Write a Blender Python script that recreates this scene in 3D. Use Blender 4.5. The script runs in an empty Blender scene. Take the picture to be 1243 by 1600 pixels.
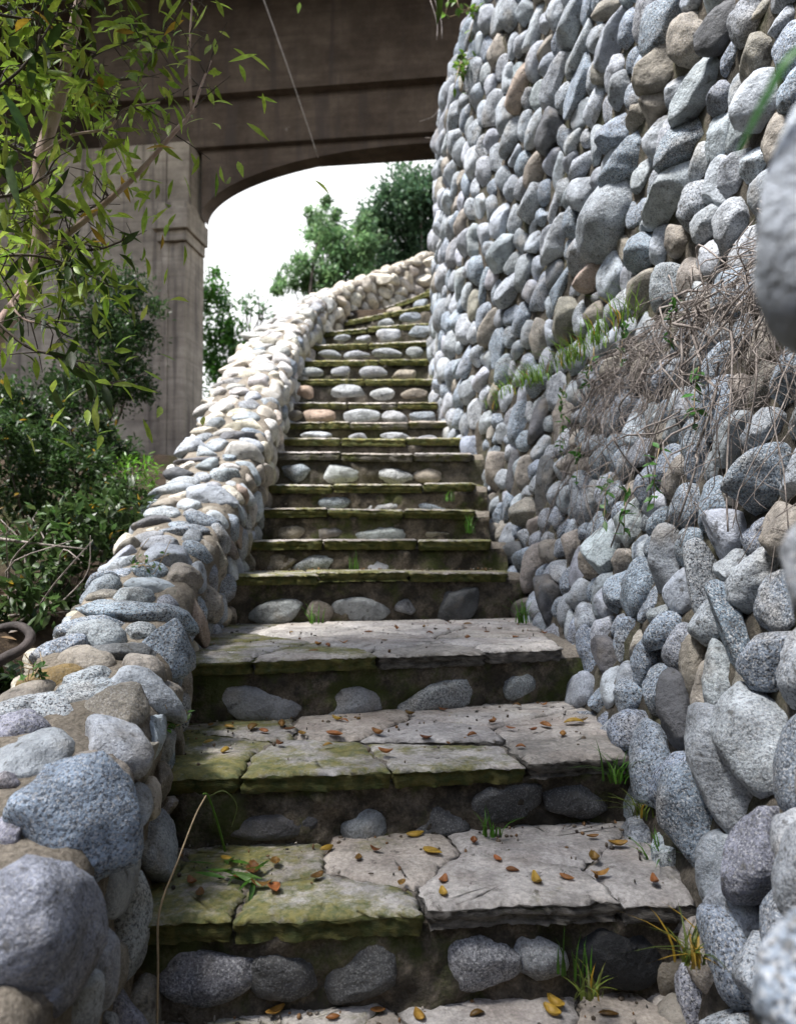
import bpy, bmesh, math, random
import numpy as np
from mathutils import Vector, Matrix
from mathutils.bvhtree import BVHTree

RNG = np.random.default_rng(7)
random.seed(7)
SC = bpy.context.scene
COL = SC.collection

# ------------------------------------------------------------------ camera
F = 1225.0
CX, CY = 621.5, 800.0
PITCH = math.radians(2.3)
cam_d = bpy.data.cameras.new('camera')
cam = bpy.data.objects.new('camera', cam_d)
COL.objects.link(cam)
cam.location = (0, 0, 0)
cam.rotation_euler = (math.radians(90) + PITCH, 0, 0)
cam_d.sensor_fit = 'VERTICAL'
cam_d.sensor_height = 24.0
cam_d.lens = F / 1600 * 24.0
cam_d.clip_start = 0.02
cam_d.clip_end = 3000
cam_d.dof.use_dof = True
cam_d.dof.focus_distance = 1.9
cam_d.dof.aperture_fstop = 2.8
SC.camera = cam


def ray(px, py):
    x, z = (px - CX) / F, (CY - py) / F
    c, s = math.cos(PITCH), math.sin(PITCH)
    return np.array([x, c - z * s, s + z * c])


def W(px, py, d):
    """point of the place seen at photo pixel (px, py), d metres ahead"""
    r = ray(px, py)
    return r * (d / r[1])


def onplane(px, py, z):
    r = ray(px, py)
    return r * (z / r[2])


def project(P):
    P = np.asarray(P, float)
    c, s = math.cos(PITCH), math.sin(PITCH)
    dep = P[..., 1] * c + P[..., 2] * s
    up = -P[..., 1] * s + P[..., 2] * c
    dep = np.where(dep < 1e-3, 1e-3, dep)
    return CX + F * P[..., 0] / dep, CY - F * up / dep, dep


# ------------------------------------------------------------------ helpers
class MB:
    """collects triangles; build() links them as ONE mesh object"""

    def __init__(self):
        self.v, self.t, self.c, self.n = [], [], [], 0

    def add(self, v, t, col=(1, 1, 1, 0)):
        v = np.asarray(v, float)
        t = np.asarray(t, int)
        c = np.asarray(col, float)
        if c.ndim == 1:
            c = np.tile(c, (len(v), 1))
        self.v.append(v)
        self.t.append(t + self.n)
        self.c.append(c)
        self.n += len(v)

    def build(self, name, mat, parent=None, smooth=True, origin=None):
        v = np.concatenate(self.v)
        t = np.concatenate(self.t)
        c = np.concatenate(self.c)
        o = np.zeros(3)
        if parent is not None:
            o = np.array(parent.get('_o', (0, 0, 0)), float)
        elif origin is not None:
            o = np.asarray(origin, float)
        v = v - o
        me = bpy.data.meshes.new(name)
        me.vertices.add(len(v))
        me.vertices.foreach_set('co', v.astype(np.float32).ravel())
        me.loops.add(len(t) * 3)
        me.loops.foreach_set('vertex_index', t.astype(np.int32).ravel())
        me.polygons.add(len(t))
        me.polygons.foreach_set('loop_start', np.arange(0, len(t) * 3, 3, dtype=np.int32))
        me.polygons.foreach_set('loop_total', np.full(len(t), 3, dtype=np.int32))
        me.polygons.foreach_set('use_smooth', np.full(len(t), smooth, dtype=bool))
        me.update(calc_edges=True)
        a = me.attributes.new('tint', 'FLOAT_COLOR', 'POINT')
        a.data.foreach_set('color', c.astype(np.float32).ravel())
        me.validate()
        me.materials.append(mat)
        ob = bpy.data.objects.new(name, me)
        COL.objects.link(ob)
        if parent is not None:
            ob.parent = parent
        else:
            ob.location = o
        return ob


def thing(name, label, cat, loc=(0, 0, 0), group=None, kind=None, rot=0.0):
    o = bpy.data.objects.new(name, None)
    COL.objects.link(o)
    o.location = loc
    o.rotation_euler = (0, 0, rot)
    o.empty_display_size = 0.1
    if rot == 0.0:
        o['_o'] = [float(q) for q in loc]
    tag(o, label, cat, group, kind)
    return o


def tag(o, label=None, cat=None, group=None, kind=None):
    if label: o['label'] = label
    if cat: o['category'] = cat
    if group: o['group'] = group
    if kind: o['kind'] = kind
    return o


_ICO = {}


def ico(sub):
    if sub not in _ICO:
        bm = bmesh.new()
        bmesh.ops.create_icosphere(bm, subdivisions=sub, radius=1)
        v = np.array([x.co[:] for x in bm.verts])
        t = np.array([[x.index for x in f.verts] for f in bm.faces])
        bm.free()
        _ICO[sub] = (v, t)
    return _ICO[sub]


def wob(p, rng, n, f, amp):
    """smooth pseudo-noise: a few random sine waves"""
    out = np.zeros(len(p))
    for _ in range(n):
        k = rng.normal(size=3) * f
        out += np.sin(p @ k + rng.uniform(0, 6.28)) * rng.uniform(.5, 1)
    return out * amp / math.sqrt(n)


STONE_COL = {  # the greys carry a blue cast painted in for the skylight
    'g': (.265, .325, .40, 1.0), 'w': (.42, .46, .51, .62), 't': (.30, .275, .235, .4), 'b': (.50, .56, .64, .3),
    'l': (.56, .55, .525, .3), 'p': (.42, .33, .28, .3), 'd': (.13, .135, .145, .2), 'r': (.20, .14, .06, .2),
    'v': (.29, .30, .36, .6), 'n': (.335, .37, .41, .8), 'k': (.035, .04, .045, .0),
    'c': (.62, .57, .48, .25),
}


def stone_col(t, rng):
    c = np.array(STONE_COL[t])
    k = rng.uniform(.82, 1.16)
    h = rng.normal(0, .016, 3)
    return np.append(np.clip(c[:3] * k * (1 + h), .02, .7), np.clip(c[3] * rng.uniform(.75 if t == 'g' else .25, 1.3), 0, 1))


def rock(center, ax, rad, seed, sub=3, facets=7, lump=.085, outline=None, cut=.56):
    """a river cobble: boxy ellipsoid, low lumps, a few worn flats, fine pitting. ax: 3 unit row vectors"""
    rng = np.random.default_rng(seed)
    v, t = ico(sub)
    p = rng.uniform(2.05, 2.7)
    r = (np.abs(v) ** p).sum(1) ** (-1 / p)
    q = v * r[:, None]
    q = q * (1 + wob(v, rng, 5, 1.5, lump))[:, None]
    q = q * (1 + wob(v, rng, 6, 3.2, lump * .45))[:, None]
    for _ in range(facets):
        n = rng.normal(size=3)
        n /= np.linalg.norm(n)
        d = q @ n
        c = rng.uniform(cut, .88)
        q = q - (np.maximum(0, d - c) * rng.uniform(.6, .95))[:, None] * n
    if outline is not None:
        th = (np.arctan2(q[:, 1], q[:, 0]) / (2 * math.pi)) % 1.0
        o = np.asarray(outline)
        R = np.interp(th * len(o), np.arange(len(o) + 1), np.append(o, o[0]))
        q = q * np.column_stack([R, R, np.full(len(q), rad[2])])
    else:
        q = q * np.asarray(rad)
    P = q @ np.asarray(ax)
    m = float(min(rad))
    if sub >= 3:
        P = P + (P / (np.linalg.norm(P, axis=1)[:, None] + 1e-6)) * wob(P, rng, 9, 4.5 / m, .042 * m)[:, None]
        if sub >= 4:
            P = P + (P / (np.linalg.norm(P, axis=1)[:, None] + 1e-6)) * wob(P, rng, 10, 12 / m, .022 * m)[:, None]
    return P + np.asarray(center), t


def tube(mb, pts, rad, sides=6, col=(1, 1, 1, 0), cap=True):
    pts = np.asarray(pts, float)
    n = len(pts)
    rad = np.broadcast_to(np.asarray(rad, float), (n,))
    tg = np.gradient(pts, axis=0)
    tg /= np.linalg.norm(tg, axis=1)[:, None] + 1e-9
    up = np.array([0.31, .17, .93])
    V = []
    for i in range(n):
        a = np.cross(tg[i], up)
        a /= np.linalg.norm(a) + 1e-9
        b = np.cross(tg[i], a)
        for k in range(sides):
            w = 2 * math.pi * k / sides
            V.append(pts[i] + rad[i] * (math.cos(w) * a + math.sin(w) * b))
    T = []
    for i in range(n - 1):
        for k in range(sides):
            a, b = i * sides + k, i * sides + (k + 1) % sides
            c, d = a + sides, b + sides
            T += [(a, b, d), (a, d, c)]
    if cap:
        V += [pts[0], pts[-1]]
        for k in range(sides):
            T.append(((k + 1) % sides, k, len(V) - 2))
            T.append(((n - 1) * sides + k, (n - 1) * sides + (k + 1) % sides, len(V) - 1))
    mb.add(V, T, col)


def spline(pts, n=24):
    """Catmull-Rom through the points"""
    P = np.asarray(pts, float)
    P = np.vstack([2 * P[0] - P[1], P, 2 * P[-1] - P[-2]])
    out = []
    m = len(P) - 3
    for s in np.linspace(0, m - 1e-6, n):
        i = int(s)
        t = s - i
        a, b, c, d = P[i:i + 4]
        out.append(.5 * ((2 * b) + (c - a) * t + (2 * a - 5 * b + 4 * c - d) * t * t + (3 * b - a - 3 * c + d) * t ** 3))
    return np.array(out)


def box(mb, lo, hi, col=(1, 1, 1, 0)):
    x0, y0, z0 = lo
    x1, y1, z1 = hi
    v = [(x0, y0, z0), (x1, y0, z0), (x1, y1, z0), (x0, y1, z0), (x0, y0, z1), (x1, y0, z1), (x1, y1, z1), (x0, y1, z1)]
    q = [(0, 3, 2, 1), (4, 5, 6, 7), (0, 1, 5, 4), (1, 2, 6, 5), (2, 3, 7, 6), (3, 0, 4, 7)]
    t = []
    for a, b, c, d in q:
        t += [(a, b, c), (a, c, d)]
    mb.add(v, t, col)


def gridtris(nu, nv):
    i = np.arange((nu - 1) * (nv - 1))
    r, c = i // (nv - 1), i % (nv - 1)
    a = r * nv + c
    return np.concatenate([np.stack([a, a + nv, a + nv + 1], 1), np.stack([a, a + nv + 1, a + 1], 1)])


def unit(a):
    a = np.asarray(a, float)
    return a / (np.linalg.norm(a, axis=-1, keepdims=True) + 1e-9)


def leaves(mb, pos, dirs, L, Wd, cols, rng, curl=.25, fold=.25, seg=4, nrm=None):
    """many lance-shaped leaves at once: folded along the midrib, curling down"""
    N = len(pos)
    pos = np.asarray(pos, float)
    d = unit(dirs)
    ref = rng.normal(size=(N, 3)) * .45 + np.array([0, 0, 1.0]) if nrm is None else nrm
    side = unit(np.cross(d, ref))
    up = unit(np.cross(side, d))
    L = np.broadcast_to(L, (N,))[:, None]
    Wd = np.broadcast_to(Wd, (N,))[:, None]
    cu = (rng.uniform(-.3, 1.2, N) * curl)[:, None]
    prof = {4: [0, .72, 1, .62, 0], 2: [0, 1, 0], 3: [0, .9, .85, 0]}[seg]
    ss = np.linspace(0, 1, seg + 1)
    vs, idx = [], []
    for s, w in zip(ss, prof):
        mid = pos + d * L * s * (1 - .15 * cu * s) - up * (cu * L * s * s)
        if w == 0:
            idx.append((len(vs),))
            vs.append(mid)
        else:
            e = side * Wd * .5 * w
            lift = up * Wd * .5 * w * fold
            idx.append((len(vs), len(vs) + 1, len(vs) + 2))
            vs += [mid - e + lift, mid, mid + e + lift]
    T = []
    for a, b in zip(idx[:-1], idx[1:]):
        if len(a) == 1:
            T += [(a[0], b[1], b[0]), (a[0], b[2], b[1])]
        elif len(b) == 1:
            T += [(a[0], a[1], b[0]), (a[1], a[2], b[0])]
        else:
            T += [(a[0], a[1], b[1]), (a[0], b[1], b[0]), (a[1], a[2], b[2]), (a[1], b[2], b[1])]
    k = len(vs)
    V = np.stack(vs, 1).reshape(-1, 3)
    TT = (np.asarray(T)[None] + (np.arange(N) * k)[:, None, None]).reshape(-1, 3)
    C = np.repeat(np.asarray(cols), k, axis=0)
    mb.add(V, TT, C)


def greens(n, rng, base, var=.3, yellow=.0):
    c = np.tile(np.array(base, float), (n, 1)) * rng.uniform(1 - var, 1 + var, (n, 1))
    c *= 1 + rng.normal(0, .06, (n, 3))
    if yellow > 0:
        m = rng.uniform(size=n) < yellow
        c[m] = np.array([.42, .27, .03]) * rng.uniform(.7, 1.1, (m.sum(), 1))
    return np.hstack([np.clip(c, .005, .8), np.ones((n, 1))])


def blades(mb, base, rng, h, w, lean, cols, seg=4, wind=(0, 0, 0)):
    """grass blades: narrow tapering strips that bend over"""
    for p, c in zip(base, cols):
        a = rng.uniform(0, 6.28)
        out = np.array([math.cos(a), math.sin(a), 0]) + np.asarray(wind)
        hh = h * rng.uniform(.5, 1.15)
        ln = lean * rng.uniform(.3, 1.3)
        sd = np.array([-math.sin(a), math.cos(a), 0]) * w * .5
        V, T = [], []
        for i in range(seg + 1):
            s = i / seg
            q = np.asarray(p) + out * hh * ln * s * s + np.array([0, 0, hh * (s - .35 * ln * s * s)])
            ww = (1 - s ** 1.6)
            V += [q - sd * ww, q + sd * ww]
        for i in range(seg):
            T += [(2 * i, 2 * i + 1, 2 * i + 3), (2 * i, 2 * i + 3, 2 * i + 2)]
        mb.add(V, T, c)


# ------------------------------------------------------------------ materials
class NT:
    def __init__(self, name):
        self.m = bpy.data.materials.new(name)
        self.m.use_nodes = True
        self.t = self.m.node_tree
        self.t.nodes.clear()
        self.out = self.t.nodes.new('ShaderNodeOutputMaterial')

    def n(self, typ, ins=None, **kw):
        nd = self.t.nodes.new('ShaderNode' + typ)
        for k, v in kw.items():
            setattr(nd, k, v)
        for k, v in (ins or {}).items():
            s = nd.inputs[k]
            if isinstance(v, bpy.types.NodeSocket):
                self.t.links.new(v, s)
            else:
                s.default_value = v
        return nd

    def noise(self, co, scale, detail=3, rough=.55, dist=0.0):
        return self.n('TexNoise', {'Vector': co, 'Scale': scale, 'Detail': detail, 'Roughness': rough, 'Distortion': dist}).outputs[0]

    def ramp(self, fac, a, b, va=0.0, vb=1.0):
        nd = self.n('MapRange', {'Value': fac, 'From Min': a, 'From Max': b, 'To Min': va, 'To Max': vb}, interpolation_type='SMOOTHSTEP')
        return nd.outputs[0]

    def math(self, op, a, b=0.0):
        return self.n('Math', {0: a, 1: b}, operation=op).outputs[0]

    def mix(self, fac, a, b, blend='MIX'):
        nd = self.n('Mix', data_type='RGBA', blend_type=blend)
        for i, v in ((0, fac), (6, a), (7, b)):
            s = nd.inputs[i]
            if isinstance(v, bpy.types.NodeSocket):
                self.t.links.new(v, s)
            else:
                s.default_value = v if i == 0 else (*v, 1)
        return nd.outputs[2]

    def gray(self, v):
        return self.n('CombineColor', {0: v, 1: v, 2: v}).outputs[0]

    def bump(self, h, strength, dist, prev=None):
        ins = {'Height': h, 'Strength': strength, 'Distance': dist}
        if prev is not None:
            ins['Normal'] = prev
        return self.n('Bump', ins).outputs[0]

    def finish(self, col, rough=.85, normal=None, spec=.3, trans=0.0):
        ins = {'Base Color': col, 'Roughness': rough, 'Specular IOR Level': spec}
        if normal is not None:
            ins['Normal'] = normal
        b = self.n('BsdfPrincipled', ins).outputs[0]
        if trans:
            tr = self.n('BsdfTranslucent', {'Color': col}).outputs[0]
            b = self.n('MixShader', {0: trans, 1: b, 2: tr}).outputs[0]
        self.t.links.new(b, self.out.inputs[0])
        return self.m


def mat_stone():
    k = NT('river_stone')
    co = k.n('TexCoord').outputs['Object']
    at = k.n('Attribute', attribute_name='tint')
    c, al = at.outputs['Color'], at.outputs['Alpha']
    patch = k.noise(co, 13, 5, .6)
    c = k.mix(1.0, c, k.gray(k.ramp(patch, .3, .7, .62, 1.22)), 'MULTIPLY')
    warm = k.noise(co, 5, 3, .6)
    c = k.mix(k.ramp(warm, .54, .72, 0, .4), c, (.34, .29, .22))
    fl = k.noise(co, 165, 3, .7)
    dark = k.math('MULTIPLY', k.ramp(fl, .40, .52, 1, 0), al)
    c = k.mix(dark, c, (.045, .048, .055))
    fl2 = k.noise(co, 240, 2, .6)
    c = k.mix(k.math('MULTIPLY', k.ramp(fl2, .52, .62), k.math('MULTIPLY', al, .55)), c, (.70, .70, .70))
    lich = k.noise(co, 30, 6, .75)
    c = k.mix(k.ramp(lich, .56, .66, 0, .75), c, (.055, .052, .046))
    n0 = k.bump(k.noise(co, 17, 6, .65), .7, .03)
    n1 = k.bump(k.noise(co, 70, 5, .7), .6, .008, n0)
    n2 = k.bump(fl, .5, .003, n1)
    return k.finish(c, .82, n2, .28)


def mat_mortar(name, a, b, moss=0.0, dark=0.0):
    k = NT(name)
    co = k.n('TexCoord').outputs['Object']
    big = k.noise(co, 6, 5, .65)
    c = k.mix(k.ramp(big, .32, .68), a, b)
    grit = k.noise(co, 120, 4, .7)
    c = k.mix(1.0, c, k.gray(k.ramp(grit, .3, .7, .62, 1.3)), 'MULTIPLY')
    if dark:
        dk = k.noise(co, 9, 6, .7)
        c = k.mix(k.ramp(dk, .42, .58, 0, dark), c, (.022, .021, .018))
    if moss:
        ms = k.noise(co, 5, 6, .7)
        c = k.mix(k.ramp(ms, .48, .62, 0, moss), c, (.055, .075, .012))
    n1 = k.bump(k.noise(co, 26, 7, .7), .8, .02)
    n2 = k.bump(grit, .6, .004, n1)
    return k.finish(c, .95, n2, .15)


def mat_flag():
    k = NT('flagstone')
    co = k.n('TexCoord').outputs['Object']
    at = k.n('Attribute', attribute_name='tint')
    c, al = at.outputs['Color'], at.outputs['Alpha']
    c = k.mix(1.0, c, k.gray(k.ramp(k.noise(co, 11, 6, .65), .3, .7, .68, 1.25)), 'MULTIPLY')
    c = k.mix(k.ramp(k.noise(co, 4, 4, .6), .45, .68, 0, .4), c, (.30, .24, .20))
    grit = k.noise(co, 95, 5, .7)
    c = k.mix(1.0, c, k.gray(k.ramp(grit, .3, .7, .72, 1.22)), 'MULTIPLY')
    st = k.noise(co, 23, 6, .75, .4)
    c = k.mix(k.ramp(st, .57, .68, 0, .7), c, (.06, .052, .042))
    ms = k.math('ADD', k.noise(co, 7, 7, .72), k.math('MULTIPLY', k.math('SUBTRACT', al, .5), .42))
    mcol = k.mix(k.ramp(k.noise(co, 38, 5, .75), .38, .62), (.20, .18, .035), (.075, .095, .014))
    c = k.mix(k.ramp(ms, .47, .66, 0, .85), c, mcol)
    n1 = k.bump(k.noise(co, 16, 7, .65), .7, .018)
    n2 = k.bump(grit, .4, .004, n1)
    return k.finish(c, .88, n2, .25)


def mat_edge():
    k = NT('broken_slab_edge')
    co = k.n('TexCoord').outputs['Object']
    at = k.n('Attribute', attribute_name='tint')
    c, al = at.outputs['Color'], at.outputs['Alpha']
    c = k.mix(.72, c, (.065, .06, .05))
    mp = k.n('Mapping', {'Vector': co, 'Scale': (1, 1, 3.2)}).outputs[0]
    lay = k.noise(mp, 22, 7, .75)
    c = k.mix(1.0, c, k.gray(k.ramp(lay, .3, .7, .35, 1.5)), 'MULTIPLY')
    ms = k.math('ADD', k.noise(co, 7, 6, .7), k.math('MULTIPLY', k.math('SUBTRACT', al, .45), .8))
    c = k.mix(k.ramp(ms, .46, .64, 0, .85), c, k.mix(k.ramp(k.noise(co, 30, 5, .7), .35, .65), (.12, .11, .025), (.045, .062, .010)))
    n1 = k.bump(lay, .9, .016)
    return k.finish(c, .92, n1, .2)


def mat_concrete(name, lo_, hi_):
    k = NT(name)
    co = k.n('TexCoord').outputs['Object']
    big = k.noise(co, .8, 5, .6)
    c = k.mix(k.ramp(big, .35, .65), lo_, hi_)
    mp = k.n('Mapping', {'Vector': co, 'Scale': (.5, .5, 4)}).outputs[0]
    brd = k.noise(mp, 2.6, 6, .65)
    c = k.mix(1.0, c, k.gray(k.ramp(brd, .3, .7, .86, 1.12)), 'MULTIPLY')
    c = k.mix(1.0, c, k.gray(k.ramp(k.noise(co, 2.4, 7, .7), .3, .7, .72, 1.2)), 'MULTIPLY')
    mp2 = k.n('Mapping', {'Vector': co, 'Scale': (4, 4, .3)}).outputs[0]
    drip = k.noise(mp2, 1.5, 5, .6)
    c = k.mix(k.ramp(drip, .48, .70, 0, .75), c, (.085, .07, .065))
    pale = k.noise(co, 2.2, 7, .72, .6)
    c = k.mix(k.ramp(pale, .66, .72, 0, .6), c, (.36, .33, .31))
    wv = k.n('TexWave', {'Vector': co, 'Scale': 1.05, 'Distortion': .3, 'Detail': 2}, bands_direction='Z').outputs[1]
    h = k.ramp(wv, 0, .12)
    c = k.mix(k.ramp(wv, 0, .05, .14, 0), c, (.06, .05, .045))
    n1 = k.bump(h, .22, .01)
    n2 = k.bump(brd, .25, .02, n1)
    n3 = k.bump(k.noise(co, 40, 5, .7), .4, .004, n2)
    return k.finish(c, .9, n3, .2)


def mat_soil():
    k = NT('leaf_strewn_soil')
    co = k.n('TexCoord').outputs['Object']
    c = k.mix(k.ramp(k.noise(co, 3, 6, .7), .35, .65), (.03, .022, .016), (.075, .056, .04))
    c = k.mix(k.ramp(k.noise(co, 42, 5, .75), .56, .66, 0, .8), c, (.13, .095, .06))
    c = k.mix(k.ramp(k.noise(co, .6, 4, .6), .5, .65, 0, .6), c, (.05, .07, .02))
    n = k.bump(k.noise(co, 30, 7, .75), 1, .04)
    return k.finish(c, .97, n, .1)


def mat_leaf(name, rough=.42, trans=.42, spec=.45):
    k = NT(name)
    at = k.n('Attribute', attribute_name='tint')
    co = k.n('TexCoord').outputs['Object']
    c = k.mix(1.0, at.outputs['Color'], k.gray(k.ramp(k.noise(co, 60, 3, .6), .3, .7, .75, 1.2)), 'MULTIPLY')
    return k.finish(c, rough, None, spec, trans)


def mat_bark(name, a, b, scale=18):
    k = NT(name)
    co = k.n('TexCoord').outputs['Object']
    mp = k.n('Mapping', {'Vector': co, 'Scale': (1, 1, .5)}).outputs[0]
    nz = k.noise(mp, scale, 6, .7)
    c = k.mix(k.ramp(nz, .35, .65), a, b)
    c = k.mix(k.ramp(k.noise(co, scale * .4, 4, .6), .56, .68, 0, .7), c, tuple(q * .45 for q in a))
    return k.finish(c, .8, k.bump(nz, .7, .01), .25)


def mat_plain(name, col, rough=.6, sc=40):
    k = NT(name)
    co = k.n('TexCoord').outputs['Object']
    c = k.mix(k.ramp(k.noise(co, sc, 4, .6), .3, .7), tuple(q * .7 for q in col), tuple(min(1, q * 1.25) for q in col))
    return k.finish(c, rough, None, .25)


M_STONE = mat_stone()
M_MORTAR = mat_mortar('sandy_mortar', (.165, .145, .118), (.26, .23, .19))
M_RMORTAR = mat_mortar('earthy_mortar', (.085, .075, .062), (.15, .133, .11), moss=.25, dark=.6)
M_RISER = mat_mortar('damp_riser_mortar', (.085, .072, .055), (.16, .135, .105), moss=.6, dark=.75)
M_FLAG = mat_flag()
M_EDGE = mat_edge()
M_CONC = mat_concrete('shaded_stained_concrete', (.098, .074, .058), (.16, .126, .10))  # base darkened to stand for shade under the bridge, stains on top
M_PIER = mat_concrete('pier_concrete', (.31, .265, .21), (.43, .375, .305))  # lit copy: base lightened where the pier catches more light
M_SOIL = mat_soil()
M_LEAF = mat_leaf('green_leaf')
M_GRASS = mat_leaf('grass_blade', .5, .4)
M_DRYLEAF = mat_leaf('dry_leaf', .5, .12)
M_PINKBARK = mat_bark('pinkish_bark', (.42, .30, .26), (.54, .42, .37), 30)
M_BARK = mat_bark('dark_bark', (.06, .05, .042), (.13, .105, .085), 20)
M_ROOT = mat_bark('dark_root', (.03, .026, .025), (.06, .05, .048), 25)
M_DRY = mat_bark('dry_root', (.17, .145, .13), (.35, .31, .285), 60)
M_CABLE = mat_plain('grey_wire', (.55, .52, .50))
M_STEM = mat_plain('straw_stem', (.34, .26, .16))

# ------------------------------------------------------------------ wall surfaces


class Surf:
    """a wall face as a grid of points, with what is needed to set stones in it"""

    def __init__(self, P):
        self.P = P
        nu, nv, _ = P.shape
        self.tris = gridtris(nu, nv)
        V = P.reshape(-1, 3)
        self.bvh = BVHTree.FromPolygons([tuple(q) for q in V], [tuple(q) for q in self.tris.tolist()])

    def hit(self, px, py):
        r = unit(ray(px, py))
        loc, nrm, _, dist = self.bvh.ray_cast(Vector((0, 0, 0)), Vector(r), 60)
        if loc is None:
            return None
        n = np.array(nrm)
        if n @ r > 0:
            n = -n
        return np.array(loc), n, dist, r


def traced_rock(surf, px, py, a, b, ang, typ, seed, sink=.12, depth=None):
    """a boulder the photo shows: real centre on the wall face, real radii from its distance"""
    if depth is None:
        h = surf.hit(px, py)
        if h is None:
            return None
        p, n, dist, r = h
    else:
        p = W(px, py, depth)
        r = unit(p)
        dist = np.linalg.norm(p)
        n = -r
    s = dist / F / math.sqrt(1 + ((px - CX) / F) ** 2 + ((py - CY) / F) ** 2)
    right = unit(np.cross(r, [0, 0, 1.0]))
    up = np.cross(right, r)
    w = math.radians(ang)
    e1 = right * math.cos(w) + up * math.sin(w)
    e2 = -right * math.sin(w) + up * math.cos(w)
    ra, rb = a * s * 1.16, b * s * 1.16
    rd = (ra * rb) ** .5 * .92
    cen = p + n * (min(ra, rb) * sink)
    return dict(c=cen, ax=np.array([e1, e2, r]), rad=np.array([ra, rb, rd]), typ=typ, px=a * b, seed=seed)


def fill_rocks(P, N, traced, size, types, rng, aniso=None, iters=7, thick=.8, minr=.018, scale=.98):
    """Lloyd-relaxed cobbles over the wall samples that no traced boulder covers"""
    free = np.ones(len(P), bool)
    for s in traced:
        q = ((P - s['c']) @ s['ax'].T) / (s['rad'] * 1.02)
        free &= (q ** 2).sum(1) > 1
    P, N = P[free], N[free]
    if len(P) < 10:
        return []
    sizes = size(P) if callable(size) else np.full(len(P), size)
    order = rng.permutation(len(P))
    seeds = []
    S = np.zeros((0, 3))
    for i in order:
        if len(seeds) and (((S - P[i]) ** 2).sum(1).min() < (sizes[i] * .82) ** 2):
            continue
        seeds.append(i)
        S = P[seeds]
    S = P[seeds].copy()
    wts = rng.uniform(.75, 1.3, len(S))
    lab = None
    for it in range(iters):
        lab = np.empty(len(P), int)
        for k in range(0, len(P), 4000):
            q = P[k:k + 4000]
            d = ((q[:, None, :] - S[None]) ** 2).sum(2) / (wts ** 2)[None]
            lab[k:k + 4000] = d.argmin(1)
        for j in range(len(S)):
            m = lab == j
            if m.any():
                S[j] = P[m].mean(0)
    out = []
    for j in range(len(S)):
        m = lab == j
        if m.sum() < 4:
            continue
        Q, n = P[m], unit(N[m].mean(0))
        c = Q.mean(0)
        X = Q - c
        X = X - np.outer(X @ n, n)
        u, sv, vt = np.linalg.svd(X, full_matrices=False)
        sd = sv / math.sqrt(len(X))
        r1, r2 = 2.0 * sd[0], 2.0 * max(sd[1], .006)
        if r1 > 2.4 * r2:
            r1 = 2.4 * r2
        if min(r1, r2) < minr:
            continue
        ax = np.array([vt[0], np.cross(n, vt[0]), n])
        a = rng.normal(0, .25)
        ax[:2] = np.array([[math.cos(a), math.sin(a)], [-math.sin(a), math.cos(a)]]) @ ax[:2]
        rd = thick * (r1 * r2) ** .5 * rng.uniform(.75, 1.3)
        xy = (Q - c) @ ax[:2].T
        nb = 14
        an = ((np.arctan2(xy[:, 1], xy[:, 0]) / (2 * math.pi)) % 1 * nb).round().astype(int) % nb
        dd = np.hypot(xy[:, 0], xy[:, 1])
        o = np.array([dd[an == b].max() if (an == b).any() else np.nan for b in range(nb)])
        tt = np.arange(nb) * 2 * math.pi / nb
        el = r1 * r2 / np.hypot(r2 * np.cos(tt), r1 * np.sin(tt))
        o = np.where(np.isnan(o), el, o) * .72 + el * .28
        o = np.minimum(o, 1.5 * el)
        o = (np.roll(o, 1) + 2.5 * o + np.roll(o, -1)) / 4.5 * scale * rng.uniform(.92, 1.03)
        out.append(dict(outline=o, c=c + n * rd * rng.uniform(-.30, .02), ax=ax, rad=np.array([r1, r2, rd]) * scale,
                        typ=rng.choice(list(types)), px=0, seed=int(rng.integers(1 << 30))))
    return out


def surf_mesh(surf, name, mat, parent, rng, amp=.010, extra=None):
    P = surf.P.copy()
    nu, nv, _ = P.shape
    V = P.reshape(-1, 3)
    gu = np.gradient(P, axis=0)
    gv = np.gradient(P, axis=1)
    n = unit(np.cross(gu.reshape(-1, 3), gv.reshape(-1, 3)))
    V = V + n * (wob(V, rng, 8, 22, amp) + wob(V, rng, 8, 60, amp * .5))[:, None]
    mb = MB()
    mb.add(V, surf.tris)
    if extra:
        extra(mb)
    return mb.build(name, mat, parent)


def set_stones(parent, stones, limit=100, big=4):
    """the largest in the photo become parts of their own, the rest one part"""
    for s in stones:
        x, y, d = project(s['c'])
        s['r_px'] = float(math.sqrt(s['rad'][0] * s['rad'][1]) * F / d)
        on = (-40 < x < 1283) and (-40 < y < 1640)
        s['rank'] = s['r_px'] if on else s['r_px'] * .05
    stones.sort(key=lambda s: -s['rank'])
    rest = MB()
    for i, s in enumerate(stones):
        rng = np.random.default_rng(s['seed'])
        sub = 4 if s['r_px'] > 30 else (3 if s['r_px'] > 9 else 2)
        v, t = rock(s['c'], s['ax'], s['rad'], s['seed'], sub, facets=s.get('facets', 6 if 'outline' in s else 9), lump=s.get('lump', .06 if 'outline' in s else .10), outline=s.get('outline'), cut=s.get('cut', .52))
        c = stone_col(s['typ'], rng)
        if i < limit:
            mb = MB()
            mb.add(v, t, c)
            mb.build('stone', M_STONE, parent)
        else:
            rest.add(v, t, c)
    if rest.n:
        tag(rest.build('small_stones', M_STONE, parent), kind='stuff')


def visible(P, mx=160, my=160):
    x, y, d = project(P)
    return (x > -mx) & (x < 1243 + mx) & (y > -my) & (y < 1600 + my) & (d > .2)


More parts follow.
